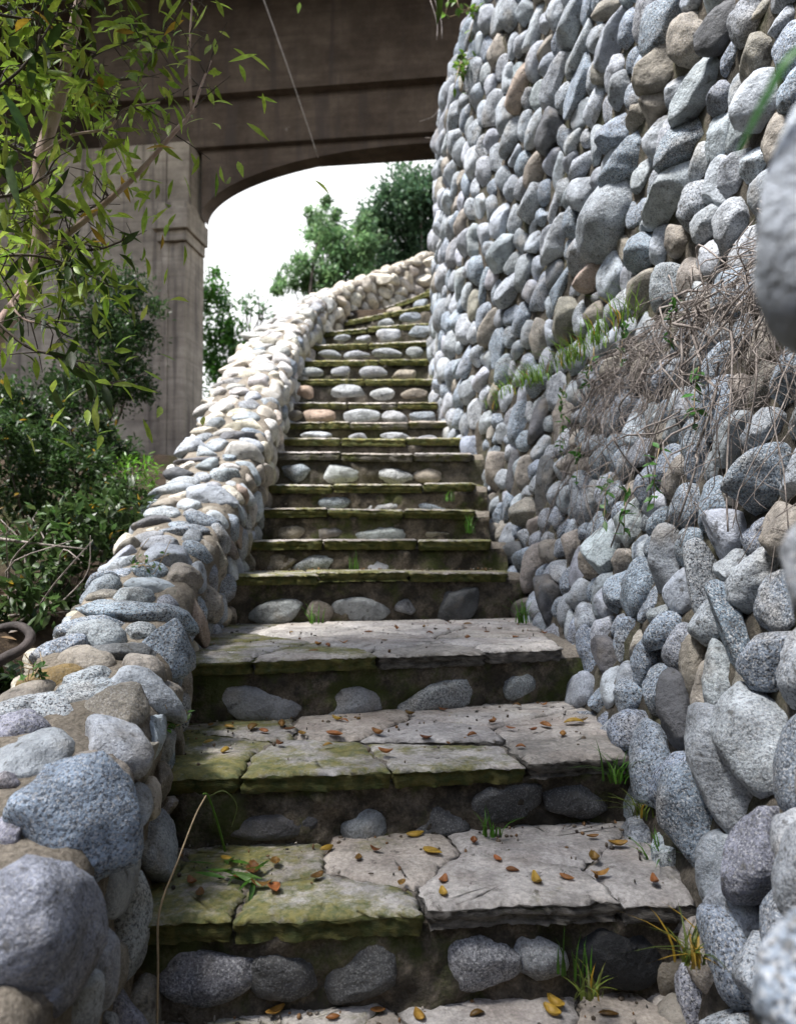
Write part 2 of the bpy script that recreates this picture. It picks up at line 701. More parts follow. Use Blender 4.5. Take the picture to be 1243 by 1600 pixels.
# ---- the tall wall above the ledge: plan curve at its foot, then rising
UP = spline([(1.32, .3), (1.25, 1.0), (1.15, 1.8), (1.06, 2.6), (.94, 3.4), (.74, 4.2), (.50, 4.9), (.34, 5.6),
             (.28, 6.3), (.31, 6.75), (.42, 7.08), (.8, 7.32), (1.6, 7.5), (3.2, 7.6)], 150)
def up_top(y):
    return float(np.interp(y, [3.3, 4.6], [7.0, 4.6]))  # near stretch raised out of view to cut light on stairs and bank



def batter(z):
    return .03 * max(0, z - .8) + (.30 * (max(0, z - 3.3)) ** 1.6 if z > 3.3 else 0)


def plan_surface(plan, ss, off):
    d = unit(np.gradient(plan, axis=0))
    nin = np.stack([d[:, 1], -d[:, 0]], 1)          # into the bank (to the right of the way up)
    P = np.zeros((len(plan), len(ss), 3))
    for j, s in enumerate(ss):
        for i in range(len(plan)):
            z = -.3 + (up_top(plan[i, 1]) + .3) * s
            o = off(i, z)
            P[i, j] = (plan[i, 0] + nin[i, 0] * o, plan[i, 1] + nin[i, 1] * o, z)
    return P


S_UP = Surf(plan_surface(UP, np.linspace(0, 1, 130), lambda i, z: batter(z) if UP[i, 1] > 4 else min(batter(z), .25)))

# ---- the low wall in front of it, leaning back, with the planted ledge on top
LO = spline([(.33, .45), (.42, .75), (.53, 1.02), (.585, 1.35), (.585, 1.7), (.565, 2.1), (.55, 2.6), (.53, 3.0),
             (.48, 3.5), (.41, 4.0), (.375, 4.5), (.44, 5.0), (.62, 5.35)], 120)


def lo_top(y):
    return .80 if y < 3.6 else .80 - .10 * (y - 3.6)


def lo_batter(i, z):
    y = LO[i, 1]
    k = np.clip((y - .6) / .8, 0, 1) * .30
    if y > 3.8:
        k *= max(.35, 1 - (y - 3.8) * .55)
    return k * (z + .7)


lo_v = np.linspace(0, 1, 70)
P = np.zeros((len(LO), len(lo_v) + 6, 3))
_d = unit(np.gradient(LO, axis=0))
_n = np.stack([_d[:, 1], -_d[:, 0]], 1)
for i in range(len(LO)):
    zt = lo_top(LO[i, 1])
    for j, s in enumerate(lo_v):
        z = -1.35 + (zt + 1.35) * s
        o = lo_batter(i, z)
        P[i, j] = (LO[i, 0] + _n[i, 0] * o, LO[i, 1] + _n[i, 1] * o, z)
    for j in range(6):                                # the ledge runs back to the tall wall
        o = lo_batter(i, zt) + .1 * (j + 1)
        P[i, len(lo_v) + j] = (LO[i, 0] + _n[i, 0] * o, LO[i, 1] + _n[i, 1] * o, zt + .02)
S_LO = Surf(P)
LO_P = P

# ---- the parapet left of the stairs
PAR = np.array([  # inner x, inner y, outer x, outer y, top
    (-.37, .55, -.82, .5, -.66), (-.39, 1.0, -.84, .97, -.53), (-.43, 1.3, -.88, 1.26, -.43), (-.46, 1.6, -.93, 1.56, -.36),
    (-.53, 2.0, -.99, 1.96, -.285), (-.60, 2.35, -1.05, 2.3, -.205), (-.665, 2.9, -1.10, 2.86, -.03), (-.71, 3.7, -1.15, 3.66, .26),
    (-.74, 4.4, -1.18, 4.4, .60), (-.78, 5.2, -1.22, 5.2, 1.05), (-.80, 6.0, -1.26, 6.05, 1.50), (-.765, 6.8, -1.20, 6.97, 1.98),
    (-.65, 7.4, -1.04, 7.67, 2.36), (-.40, 8.0, -.70, 8.37, 2.72), (0, 8.45, -.2, 8.90, 3.05), (.5, 8.75, .4, 9.25, 3.36),
    (1.1, 8.92, 1.1, 9.42, 3.62), (1.9, 8.95, 1.9, 9.45, 3.95)])
_k = np.interp(PAR[:, 1], [1.0, 2.5, 4.5], [1, 1, 0])
PAR[:, 0] -= .045 * _k
PAR[:, 2] += .07 * np.interp(PAR[:, 1], [.9, 1.5, 2.8, 4.5], [0, 1, 1, 0])
PS = spline(PAR, 190)
prof = []   # (t across inner->outer, drop below the top)
for s in np.linspace(0, 1, 16): prof.append((-.0 + 0, .85 * (1 - s) + .045))
for s in np.linspace(0, 1, 5)[1:]: prof.append((.10 * s, .045 - .045 * s ** .7))
for s in np.linspace(0, 1, 9)[1:]: prof.append((.10 + .8 * s, -.012 * math.sin(s * math.pi)))
for s in np.linspace(0, 1, 5)[1:]: prof.append((.9 + .1 * s, .05 * s))
for s in np.linspace(0, 1, 8)[1:]: prof.append((1, .05 + .6 * s))
P = np.zeros((len(PS), len(prof), 3))
for i, (xi, yi, xo, yo, zt) in enumerate(PS):
    for j, (t, dz) in enumerate(prof):
        P[i, j] = (xi + (xo - xi) * t, yi + (yo - yi) * t, zt - dz)
S_PAR = Surf(P)


def samples(surf, step, keep):
    """points spread evenly over a surface, with normals facing out"""
    P = surf.P
    pts, nrm = [], []
    A, B, C, D = P[:-1, :-1], P[1:, :-1], P[1:, 1:], P[:-1, 1:]
    n = np.cross(B - A, D - A)
    area = np.linalg.norm(n, axis=2)
    n = n / (area[..., None] + 1e-12)
    rng = np.random.default_rng(3)
    cnt = rng.poisson(area / step ** 2)
    ii, jj = np.nonzero(cnt)
    for i, j in zip(ii, jj):
        for _ in range(cnt[i, j]):
            a, b = rng.uniform(size=2)
            pts.append(A[i, j] * (1 - a) * (1 - b) + B[i, j] * a * (1 - b) + C[i, j] * a * b + D[i, j] * (1 - a) * b)
            nrm.append(n[i, j])
    pts, nrm = np.array(pts), np.array(nrm)
    m = keep(pts)
    return pts[m], nrm[m]


def orient(P, N, toward):
    s = np.sign(((toward - P) * N).sum(1))
    s[s == 0] = 1
    return N * s[:, None]


# ------------------------------------------------------------------ boulders the photo shows, wall by wall
PAR_T = """62 1482 132 102 70 v;108 1268 106 92 -48 g;208 1425 88 42 -80 w;182 1574 68 36 -52 v;240 1560 46 24 -75 v;16 1298 33 28 0 v;4 1222 25 18 20 v
22 1142 46 36 -20 v;75 1059 49 22 4 r;90 1019 46 20 20 g;138 981 58 19 6 g;212 958 80 29 -8 g;206 1020 58 28 -14 d;258 1024 58 37 -66 g
238 1085 58 33 -28 w;188 1112 52 43 10 t;227 1188 44 26 60 t;265 1158 55 26 -70 t;246 1270 44 18 38 t;260 1340 42 23 -66 d
299 1128 30 17 80 t;300 966 42 17 -64 p;320 938 41 27 -65 t;341 881 43 23 -76 t;242 915 46 15 -4 w;262 874 46 31 -5 w
185 884 29 15 30 w;159 910 26 17 10 g;164 931 30 16 15 t;203 853 24 15 15 t;236 820 34 14 3 d;288 830 35 13 3 g;316 816 32 20 -25 g
332 781 38 24 -15 w;262 769 38 13 8 w;308 864 24 14 -30 g;357 851 24 16 -60 t;368 835 25 13 -70 p;370 887 17 12 90 n
386 869 24 12 -60 t;381 771 18 11 -75 p;392 797 25 12 -80 t;373 800 18 10 -70 w;283 742 26 13 3 d;355 733 20 15 0 g;301 700 24 17 20 w
381 708 30 22 -20 g;310 719 34 7 5 d;370 684 30 11 8 d;382 667 31 15 -14 w;318 675 24 8 5 c;374 645 21 9 12 w;324 641 22 12 15 t
330 627 18 6 5 t;376 614 20 9 0 w;362 597 28 9 8 w;404 600 14 15 0 w;368 574 24 11 8 w;370 555 24 7 5 w;416 543 17 8 0 w;376 542 14 8 0 w
418 570 15 10 0 t;400 525 25 7 4 w;592 435 18 11 5 c;570 447 12 13 0 c;614 435 10 11 0 c;635 433 9 10 0 c;659 438 15 10 5 c
670 410 15 10 5 c;598 455 13 9 -20 c;625 455 15 8 0 c;556 473 12 14 0 c;582 473 13 15 20 c;603 477 8 8 0 c;531 470 14 10 -20 c
525 493 12 11 0 t;482 494 12 13 40 t;502 499 9 11 60 t;493 474 14 9 -20 c;465 505 11 10 -40 t;489 526 11 12 60 t;548 499 9 9 0 c
456 470 14 9 -10 g;537 444 17 8 8 c;505 455 17 7 8 c"""
LO_T = """1085 1290 97 44 -72 g;1145 1220 98 46 -65 w;1197 1160 88 60 -58 w;1127 1075 66 26 -80 w;1086 1035 50 25 -80 t;1065 1118 66 33 -80 d
1020 1205 73 36 -76 g;990 1093 33 31 0 g;1014 1035 50 29 62 g;1048 987 38 28 30 g;980 1000 37 19 80 g;953 1038 38 19 -70 d;925 1018 36 22 -75 g
1222 1036 55 47 10 g;1153 1005 88 30 -70 g;1190 1335 85 55 58 v;1148 1425 65 38 -60 n;1148 1510 80 40 -66 g;1085 1552 50 25 -75 n
953 870 43 30 -45 w;1005 920 51 31 65 g;1049 889 58 25 -80 n;1101 914 63 29 -80 n;1137 838 55 31 -55 w;1186 908 53 35 50 w
910 928 26 22 40 w;953 946 24 26 0 w;893 980 25 12 85 w;889 910 21 14 60 g;837 889 39 20 80 t;864 860 22 17 0 t;898 853 30 20 80 t
864 940 45 20 -75 d;915 784 48 23 -76 w;950 768 28 20 80 n;992 821 42 26 -66 w;1032 790 28 22 0 w;1063 786 30 18 60 n;1197 752 66 50 58 g
825 803 29 23 0 t;856 764 50 16 86 d;821 740 26 16 80 t;896 718 28 15 35 t;807 860 24 18 0 d;985 728 27 18 70 g;1050 728 31 22 70 g
813 662 30 19 80 g;842 662 38 14 76 d;883 657 42 22 80 t;849 611 29 18 35 d;810 623 31 12 40 t;890 599 18 20 0 w;779 734 36 18 86 t
803 734 34 12 86 d;738 802 26 12 76 d;764 797 29 14 70 t;780 804 21 11 80 g;796 792 24 12 80 g;772 843 24 13 80 t;750 850 20 12 70 g
738 684 30 13 70 t;777 670 21 12 40 t;743 715 20 14 60 g;733 760 18 12 30 w;935 640 34 20 60 g;965 620 26 18 70 n;1000 650 32 22 60 n
1040 600 34 24 65 g;1085 630 36 24 70 n;1130 570 40 26 60 g;1150 690 44 30 60 n;1100 720 34 24 60 g;1060 670 30 20 70 n;930 575 24 16 40 g"""
UP_T = """1040 103 53 34 25 t;1044 32 60 43 25 g;1131 40 48 28 35 d;1102 128 70 29 45 w;1184 95 43 31 75 t;1126 152 31 22 40 v;1026 171 33 28 30 t
1076 220 56 37 28 g;1054 296 61 38 28 w;986 244 53 29 38 g;1153 266 37 31 45 w;1192 158 52 38 40 w;972 142 25 28 60 n;968 203 35 24 35 g
955 336 73 42 55 w;1230 30 30 22 30 w;1196 14 23 15 30 t;958 62 45 28 60 n;946 112 23 22 0 t;897 36 43 22 60 n;837 48 43 16 65 w
958 13 36 17 20 t;912 65 37 16 60 w;856 77 20 16 40 t;873 123 39 20 65 n;905 140 52 18 65 g;934 164 32 18 60 w;815 142 37 18 65 p
801 215 35 18 65 n;837 205 34 14 65 w;864 205 34 24 70 d;900 222 27 14 40 w;914 256 28 18 35 w;873 273 32 12 75 w;919 297 31 24 30 w
842 261 36 18 55 t;832 321 31 21 75 w;866 326 25 13 75 w;791 396 31 22 35 w;873 379 39 21 70 w;838 379 22 14 50 w;802 450 35 20 35 w
846 461 37 15 75 g;879 445 37 15 65 g;928 434 35 22 15 p;887 500 37 31 60 t;816 502 28 16 75 g;731 568 27 18 70 g;788 576 25 18 60 g
767 510 29 15 60 t;723 352 25 13 70 t;983 475 31 21 30 w;933 489 23 18 20 t;690 603 17 13 10 g;756 450 29 11 80 g;723 472 19 10 70 g
846 527 31 20 75 t;1010 395 40 26 35 g;1110 350 40 24 25 n;719 652 22 11 72 g;760 621 22 12 66 w"""


def parse(txt):
    for ln in txt.replace('\n', ';').split(';'):
        if ln.strip():
            a = ln.split()
            yield [float(q) for q in a[:5]] + [a[5]]


def trace(surf, txt, seed, **kw):
    out = []
    for k, (x, y, a, b, ang, ty) in enumerate(parse(txt)):
        s = traced_rock(surf, x, y, a, b, ang, ty, seed + k * 17, **kw)
        if s is not None:
            out.append(s)
    return out


# parapet
par = thing('stone_parapet', 'low winding parapet of mortared boulders edging the left side of the stairs', 'parapet', (-.9, 1.0, -1.3))
surf_mesh(S_PAR, 'mortar', M_MORTAR, par, np.random.default_rng(11), .012)
tr = trace(S_PAR, PAR_T, 1000, sink=-.12)
for s in tr:
    s['facets'], s['lump'], s['cut'] = 12, .12, .42
sp, sn = samples(S_PAR, .017, lambda P: visible(P, 200, 200))
sn = orient(sp, sn, np.stack([np.interp(sp[:, 1], PS[:, 1], PS[:, 0]) + .1, sp[:, 1] - .8, sp[:, 2] + 1.3], 1))


def par_size(P):
    return np.interp(P[:, 1], [1, 3, 8], [.14, .13, .16])


ff = fill_rocks(sp, sn, tr, par_size, 'nwtwcgnt', np.random.default_rng(21), thick=.52, minr=.022, scale=1.02)
rq = np.random.default_rng(8)
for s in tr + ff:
    if s['c'][1] > 3.9 and s['typ'] in 'wngtc' and rq.uniform() < np.interp(s['c'][1], [3.9, 6], [.35, .85]):  # farther stones turned paler and creamier to paint in the sunlight there
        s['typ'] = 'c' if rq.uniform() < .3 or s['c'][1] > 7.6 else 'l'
set_stones(par, tr + ff)

# tall wall
upw = thing('stone_wall', 'tall curved wall of round grey river cobbles rising beside the stairs on the right', 'wall', (1.0, 3.4, -.3))


def up_cap(mb):
    top = S_UP.P[:, -1]
    d = unit(np.gradient(UP, axis=0))
    n = np.stack([d[:, 1], -d[:, 0], np.zeros(len(UP))], 1)
    G = np.stack([top, top + n * .35, top + n * .35 - np.array([0, 0, 1.0])], 1)
    mb.add(G.reshape(-1, 3), gridtris(len(UP), 3))


surf_mesh(S_UP, 'mortar', M_RMORTAR, upw, np.random.default_rng(12), .012, up_cap)
tr = trace(S_UP, UP_T, 3000, sink=-.10)
low_cover = lambda P: P[:, 2] > np.where(P[:, 1] < 4.9, .66, np.where(P[:, 1] < 6.2, .5, 1.0))
sp, sn = samples(S_UP, .017, lambda P: visible(P, 120, 200) & low_cover(P) & (P[:, 1] > 1.0) & (P[:, 0] < 1.3) & (P[:, 1] < 7.2))
sn = orient(sp, sn, np.array([-4, 4.0, 3]) + sp * 0)
ff = fill_rocks(sp, sn, tr, lambda P: np.interp(P[:, 1], [1.5, 3, 6], [.15, .165, .175]), 'wgnngwntnwn', np.random.default_rng(22), thick=.62, minr=.022, scale=1.05)
set_stones(upw, tr + ff)

# low wall
low = thing('retaining_wall', 'lower leaning cobble wall right of the stairs with a planted ledge and hanging roots', 'wall', (.6, 2.5, -1.3))
surf_mesh(S_LO, 'mortar', M_RMORTAR, low, np.random.default_rng(13), .012)
tr = trace(S_LO, LO_T, 5000, sink=-.02)
for k, (x, y, a, b, d, ty) in enumerate([(1310, 345, 108, 190, .48, 'b'), (1298, 920, 76, 105, .5, 'n'), (1315, 1540, 108, 145, .52, 'g'),
                                         (1330, 640, 70, 110, .56, 'd')]):
    tr.append(traced_rock(None, x, y, a, b, 0, ty, 6000 + k, depth=d))
sp, sn = samples(S_LO, .016, lambda P: visible(P, 160, 220) & (P[:, 1] > 1.0))
sn = orient(sp, sn, np.array([-3, 0, 2.0]) + sp * 0)
keep = ~((sn[:, 2] > .9))
sp, sn = sp[keep], sn[keep]
ff = fill_rocks(sp, sn, tr, lambda P: np.interp(P[:, 1], [1.3, 5], [.145, .135]), 'gngwnntg', np.random.default_rng(23), thick=.72, minr=.026, scale=1.0)
set_stones(low, tr + ff)

# ------------------------------------------------------------------ the stairs
STEPS = [  # z, left x, y, right x, y  of each nosing
    (-.88, -.44, 1.19, .57, 1.27), (-.69, -.455, 1.465, .54, 1.55), (-.526, -.49, 1.79, .53, 1.95), (-.344, -.61, 2.31, .51, 2.60),
    (-.127, -.68, 3.33, .46, 3.58), (.02, -.70, 3.80, .42, 3.90), (.187, -.73, 4.12, .36, 4.16), (.342, -.73, 4.46, .38, 4.47),
    (.563, -.745, 4.80, .41, 4.79), (.69, -.76, 5.12, .40, 5.11), (.854, -.78, 5.45, .35, 5.45), (1.05, -.80, 5.78, .26, 5.78),
    (1.29, -.80, 6.11, .25, 6.11), (1.525, -.79, 6.46, .27, 6.42), (1.74, -.76, 6.82, .31, 6.66), (1.97, -.68, 7.22, .34, 6.90),
    (2.19, -.50, 7.62, .37, 7.05), (2.40, -.20, 7.97, .46, 7.17), (2.60, .17, 8.22, .62, 7.26), (2.80, .6, 8.42, .85, 7.32)]
RISER_T = {1: "322 1528 60 34 8 v;446 1524 44 30 -10 d;560 1522 52 38 15 d;757 1505 44 42 30 v;838 1497 24 40 70 n;962 1488 56 42 -15 k;1066 1540 34 40 70 t",
           2: "430 1296 60 20 5 d;570 1290 30 24 0 n;790 1250 52 28 10 d;690 1285 40 20 0 d;900 1255 45 24 0 d",
           3: "402 1106 62 25 -10 w;548 1097 55 21 4 w;690 1086 66 27 10 w;810 1073 27 20 10 n",
           4: "430 957 42 20 10 n;563 952 40 19 -12 w;633 950 16 13 0 n;716 945 38 24 15 d;500 955 22 16 0 t",
           5: "490 885 33 15 5 n;590 887 28 11 0 w;548 890 18 9 0 g;440 880 24 12 0 t",
           6: "515 833 21 10 0 d;592 838 38 14 0 n;680 836 26 9 0 t;450 832 22 11 0 t", 7: "517 786 24 9 0 g;592 793 31 9 0 w;672 793 33 9 0 g;455 788 16 6 0 t",
           8: "463 741 25 13 0 g;534 742 32 14 -8 w;613 746 34 14 -6 w;670 742 20 11 0 t", 9: "493 681 22 6 0 w;558 684 14 6 0 w;618 682 23 6 0 w;668 684 14 5 0 v",
           10: "497 650 24 10 0 p;565 650 25 11 0 w;617 652 18 10 0 n;662 653 22 9 0 g;460 650 12 8 0 t", 11: "476 612 15 9 0 p;541 612 26 10 0 w;598 615 18 9 0 w;645 615 18 8 0 t",
           12: "482 582 20 8 0 w;532 580 14 8 0 w;582 582 22 9 0 w;632 585 22 8 0 t", 13: "515 553 16 6 0 n;558 554 18 7 0 n;604 552 20 8 0 n;646 551 13 8 0 n",
           14: "533 528 12 5 0 n;567 529 10 5 0 n;608 523 18 9 0 w;656 517 19 9 0 g", 15: "640 495 16 7 0 g;600 505 14 6 0 n", 16: "655 475 14 6 0 g;615 485 12 6 0 t"}
MOSS = {0: .25, 1: .55, 2: .5, 3: .4, 4: .75, 5: .65, 6: .7, 7: .7, 8: .4, 9: .7, 10: .4, 11: .45, 12: .7, 13: .75, 14: .7, 15: .65, 16: .7, 17: .7}


def clip_poly(poly, n, c):
    """keep the side n.p <= c"""
    out = []
    for i in range(len(poly)):
        a, b = poly[i], poly[(i + 1) % len(poly)]
        da, db = a @ n - c, b @ n - c
        if da <= 0: out.append(a)
        if (da < 0 < db) or (db < 0 < da):
            out.append(a + (b - a) * da / (da - db))
    return out


def voronoi(quad, seeds):
    cells = []
    for i, s in enumerate(seeds):
        poly = [np.array(q) for q in quad]
        for j, o in enumerate(seeds):
            if i == j: continue
            n = o - s
            poly = clip_poly(poly, n, n @ ((o + s) / 2))
            if len(poly) < 3: break
        cells.append(poly)
    return cells


def ragged(poly, rng, step, amp):
    """outline with broken, slightly wandering edges"""
    out = []
    n = len(poly)
    for i in range(n):
        a, b = poly[i], poly[(i + 1) % n]
        L = np.linalg.norm(b - a)
        k = max(1, int(L / step))
        d = (b - a) / (L + 1e-9)
        nr = np.array([-d[1], d[0]])
        ph = rng.uniform(0, 6.28, 3)
        for m in range(k):
            s = m / k
            w = amp * min(1, 6 * min(s, 1 - s)) if m else 0
            off = w * (math.sin(s * L * 31 + ph[0]) + .6 * math.sin(s * L * 74 + ph[1]) + rng.normal(0, .35))
            out.append(a + (b - a) * s + nr * off)
    return out


def shrink(poly, g):
    c = sum(poly) / len(poly)
    out = []
    for p in poly:
        d = p - c
        L = np.linalg.norm(d)
        out.append(c + d * max(.2, (L - g) / L))
    return out


def flag_mesh(parent, poly, z, th, col, moss, rng, front_dir):
    poly = ragged(shrink(poly, .0035), rng, .012 if z < -.1 else .02, .0048)
    poly = np.array(poly)
    area = .5 * np.sum(poly[:, 0] * np.roll(poly[:, 1], -1) - np.roll(poly[:, 0], -1) * poly[:, 1])
    if area < 0: poly = poly[::-1]
    n = len(poly)
    c = poly.mean(0)
    tilt = rng.normal(0, .008, 2)
    zz = lambda q: z + (q - c) @ tilt

    def ring(k, dz, jit):
        q = c + (poly - c) * k + rng.normal(0, jit, poly.shape)
        return np.column_stack([q, np.array([zz(p) for p in q]) + dz + rng.normal(0, jit * .5, n)])

    size = max(.05, math.sqrt(abs(area)))
    rings = [np.array([[*c, zz(c) + rng.normal(0, .002)]])]
    top = [ring(.55, rng.normal(0, .0015), .002), ring(1 - .022 / size, 0, .0016), ring(1.0, -.009, .0026)]
    lay = rng.normal(0, .0045, 6)
    side = [ring(1.0, -.011, .0016)]
    for m, f in enumerate((.28, .46, .64, .82, 1.0)):
        r_ = ring(1.0, -f * th, .0022)
        dv = r_[:, :2] - c
        dv = dv / (np.linalg.norm(dv, axis=1)[:, None] + 1e-6)
        r_[:, :2] += dv * (lay[m] - .008 * f * f + wob(np.column_stack([poly, np.full(n, m * .012)]), rng, 4, 26, .0036))[:, None]
        side.append(r_)
    mt, ms = MB(), MB()
    V = np.vstack(rings + top)
    T = [(0, 1 + i, 1 + (i + 1) % n) for i in range(n)]
    for r in range(2):
        o = 1 + r * n
        for i in range(n):
            a, b = o + i, o + (i + 1) % n
            T += [(a, a + n, b + n), (a, b + n, b)]
    tint = np.append(col, moss)
    V2 = np.vstack(side)
    T2 = []
    for r in range(5):
        o = r * n
        for i in range(n):
            a, b = o + i, o + (i + 1) % n
            T2 += [(a, a + n, b + n), (a, b + n, b)]
    m = MB()
    m.add(V, T, tint)
    nt = len(T)
    off = 1 + 3 * n
    # side ring 0 is stitched to the top's last ring
    T3 = []
    for i in range(n):
        a, b = 1 + 2 * n + i, 1 + 2 * n + (i + 1) % n
        T3 += [(a, off + i, off + (i + 1) % n), (a, off + (i + 1) % n, b)]
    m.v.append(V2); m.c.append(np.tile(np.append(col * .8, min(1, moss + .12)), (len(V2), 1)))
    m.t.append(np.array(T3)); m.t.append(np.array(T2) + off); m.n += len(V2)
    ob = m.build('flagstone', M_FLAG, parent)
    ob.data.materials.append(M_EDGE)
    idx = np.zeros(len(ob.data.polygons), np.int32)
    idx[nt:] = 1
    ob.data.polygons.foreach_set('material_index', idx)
    sm = np.ones(len(idx), bool)
    ob.data.polygons.foreach_set('use_smooth', sm)
    return ob


stairs = thing('stone_staircase', 'winding flight of flagstone steps with cobbles set in the risers, between two stone walls', 'staircase', (0, 1.2, -1.3))
FLAGCOL = [(.40, .37, .335), (.44, .415, .385), (.34, .315, .28), (.41, .365, .315), (.38, .36, .34), (.47, .44, .405)]
for k, (z, lx, ly, rx, ry) in enumerate(STEPS[:-1]):
    rng = np.random.default_rng(100 + k)
    A, B = np.array([lx, ly]), np.array([rx, ry])
    A2, B2 = np.array(STEPS[k + 1][1:3]), np.array(STEPS[k + 1][3:5])
    dirv = (B - A) / np.linalg.norm(B - A)
    back = np.array([-dirv[1], dirv[0]])
    th = .046 if k < 5 else .052
    Ae, Be = A - dirv * .10, B + dirv * .13
    A2e, B2e = A2 - dirv * .12 + back * .05, B2 + dirv * .15 + back * .05
    if k == 0: Be = B + dirv * .06
    # the riser and the core of the step
    hang = .026
    f0, f1 = Ae + back * hang, Be + back * hang
    zt, zb = z - th + .004, z - .36
    nx, nz = (150, 30) if k < 5 else (80, 14)
    G = np.zeros((nx, nz + 2, 3))
    for i in range(nx):
        p = f0 + (f1 - f0) * i / (nx - 1)
        q = A2e + (B2e - A2e) * i / (nx - 1) + back * .10
        for j in range(nz):
            G[i, j] = (*p, zb + (zt - zb) * j / (nz - 1))
        G[i, nz] = (*(p + (q - p) * .5), zt + .0)
        G[i, nz + 1] = (*q, zt)
    V = G.reshape(-1, 3)
    m = np.zeros((nx, nz + 2)); m[:, :nz] = 1
    dsp = (wob(V, rng, 6, 16, .012) + wob(V, rng, 8, 50, .009) + wob(V, rng, 8, 130, .003)) * m.reshape(-1)
    V = V - np.append(back, 0)[None] * dsp[:, None]
    mb = MB()
    mb.add(V, gridtris(nx, nz + 2)[:, ::-1])
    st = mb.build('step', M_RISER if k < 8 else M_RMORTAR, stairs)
    st['_o'] = stairs['_o']
    # mortar bedding that fills the joints
    g0, g1 = Ae + back * .035, Be + back * .035
    J = np.zeros((40, 14, 3))
    for i in range(40):
        p = g0 + (g1 - g0) * i / 39
        q = A2e + (B2e - A2e) * i / 39
        for j in range(14):
            J[i, j] = (*(p + (q - p) * j / 13), z - (.012 if j else th * .9))
    V = J.reshape(-1, 3)
    V[:, 2] += wob(V, rng, 8, 40, .0025)
    mb = MB()
    mb.add(V, gridtris(40, 14))
    mb.build('joint_mortar', M_MORTAR, st)
    # the flags on the tread
    quad = [Ae + dirv * .055, Be - dirv * .09, B2e, A2e]
    L = np.linalg.norm(Be - Ae)
    deep = np.linalg.norm((A2e + B2e) / 2 - (Ae + Be) / 2)
    seeds = []
    nf = 4 if k < 4 else (3 if k < 12 else 2)
    pos = (np.arange(nf) + .5) / nf + rng.uniform(-.16, .16, nf) / nf * 1.6
    for s in pos:
        seeds.append(Ae + (Be - Ae) * s + back * rng.uniform(.06, .15))
    if k < 4:
        rows = 1 if deep < .45 else (2 if deep < .7 else 4)
        for r in range(rows):
            ps = (np.arange(3) + .5) / 3 + rng.uniform(-.15, .15, 3)
            for s in ps:
                f = (r + 1.15) / (rows + .6)
                seeds.append(Ae + (Be - Ae) * s + (A2e + (B2e - A2e) * s - Ae - (Be - Ae) * s) * f + back * rng.uniform(-.04, .04))
    for ci, poly in enumerate(voronoi(quad, seeds)):
        if len(poly) < 3: continue
        c = sum(poly) / len(poly)
        s = (c - A) @ dirv / np.linalg.norm(B - A)
        front = ci < nf
        mo = MOSS.get(k, .3)
        moss = np.clip(mo + (.22 if s < .36 else (.08 if (front and s < .62) else -.34)) + rng.uniform(-.1, .1), 0, 1) if k < 4 else np.clip(mo + rng.uniform(-.15, .15), 0, 1)
        col = np.array(FLAGCOL[rng.integers(len(FLAGCOL))]) * rng.uniform(.88, 1.1)
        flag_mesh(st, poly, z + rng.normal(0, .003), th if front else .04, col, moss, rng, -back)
    # cobbles set in the riser, at the foot of this step's face
    if k in RISER_T:
        for q, (x, y, a, b, ang, ty) in enumerate(parse(RISER_T[k])):
            r = ray(x, y)
            nrm = np.array([-back[0], -back[1], 0])
            o = np.array([*(f0), 0])
            t = (o @ nrm) / (r @ nrm)
            p = r * t
            s = t * np.linalg.norm(r) / F
            w = math.radians(ang)
            e = np.array([*dirv, 0])
            u = np.array([0, 0, 1.0])
            ax = np.array([e * math.cos(w) + u * math.sin(w), -e * math.sin(w) + u * math.cos(w), nrm])
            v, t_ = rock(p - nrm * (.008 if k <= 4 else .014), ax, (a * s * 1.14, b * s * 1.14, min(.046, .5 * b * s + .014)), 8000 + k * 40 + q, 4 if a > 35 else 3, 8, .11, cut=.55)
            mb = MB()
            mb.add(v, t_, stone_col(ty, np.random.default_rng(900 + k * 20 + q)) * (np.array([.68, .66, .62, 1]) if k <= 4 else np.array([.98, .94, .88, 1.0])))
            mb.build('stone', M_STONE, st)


def tread(px, py):
    """which tread a pixel lies on, and the point there"""
    for k, (z, lx, ly, rx, ry) in enumerate(STEPS[:5]):
        p = onplane(px, py, z)
        s = (p[0] - lx) / (rx - lx)
        yf = ly + (ry - ly) * s
        z2, lx2, ly2, rx2, ry2 = STEPS[k + 1]
        yb = ly2 + (ry2 - ly2) * s
        if yf - .02 <= p[1] <= yb + .09:
            return k, p, s
    return None


# ------------------------------------------------------------------ terrain
def stair_z(y):
    ys = [(s[2] + s[4]) / 2 for s in STEPS]
    return np.interp(y, [-5, 1.0] + ys, [-1.5, -1.3] + [s[0] - .42 for s in STEPS])


UPB = np.vstack([UP])


def inside(x, y):
    """distance into the bank behind the tall wall (negative: in front of it)"""
    P = np.stack([x, y], -1)
    best = np.full(x.shape, 1e9)
    sg = np.ones(x.shape)
    for a, b in zip(UPB[:-1:2], UPB[2::2]):
        ab = b - a
        t = np.clip(((P - a) @ ab) / (ab @ ab), 0, 1)
        q = a + t[..., None] * ab
        d = np.linalg.norm(P - q, axis=-1)
        cr = ab[0] * (P[..., 1] - a[1]) - ab[1] * (P[..., 0] - a[0])
        m = d < best
        best = np.where(m, d, best)
        sg = np.where(m, np.where(cr < 0, 1, -1), sg)
    far = (x > 3) & (y > 7.6)
    return np.where(far, -1, best * sg)


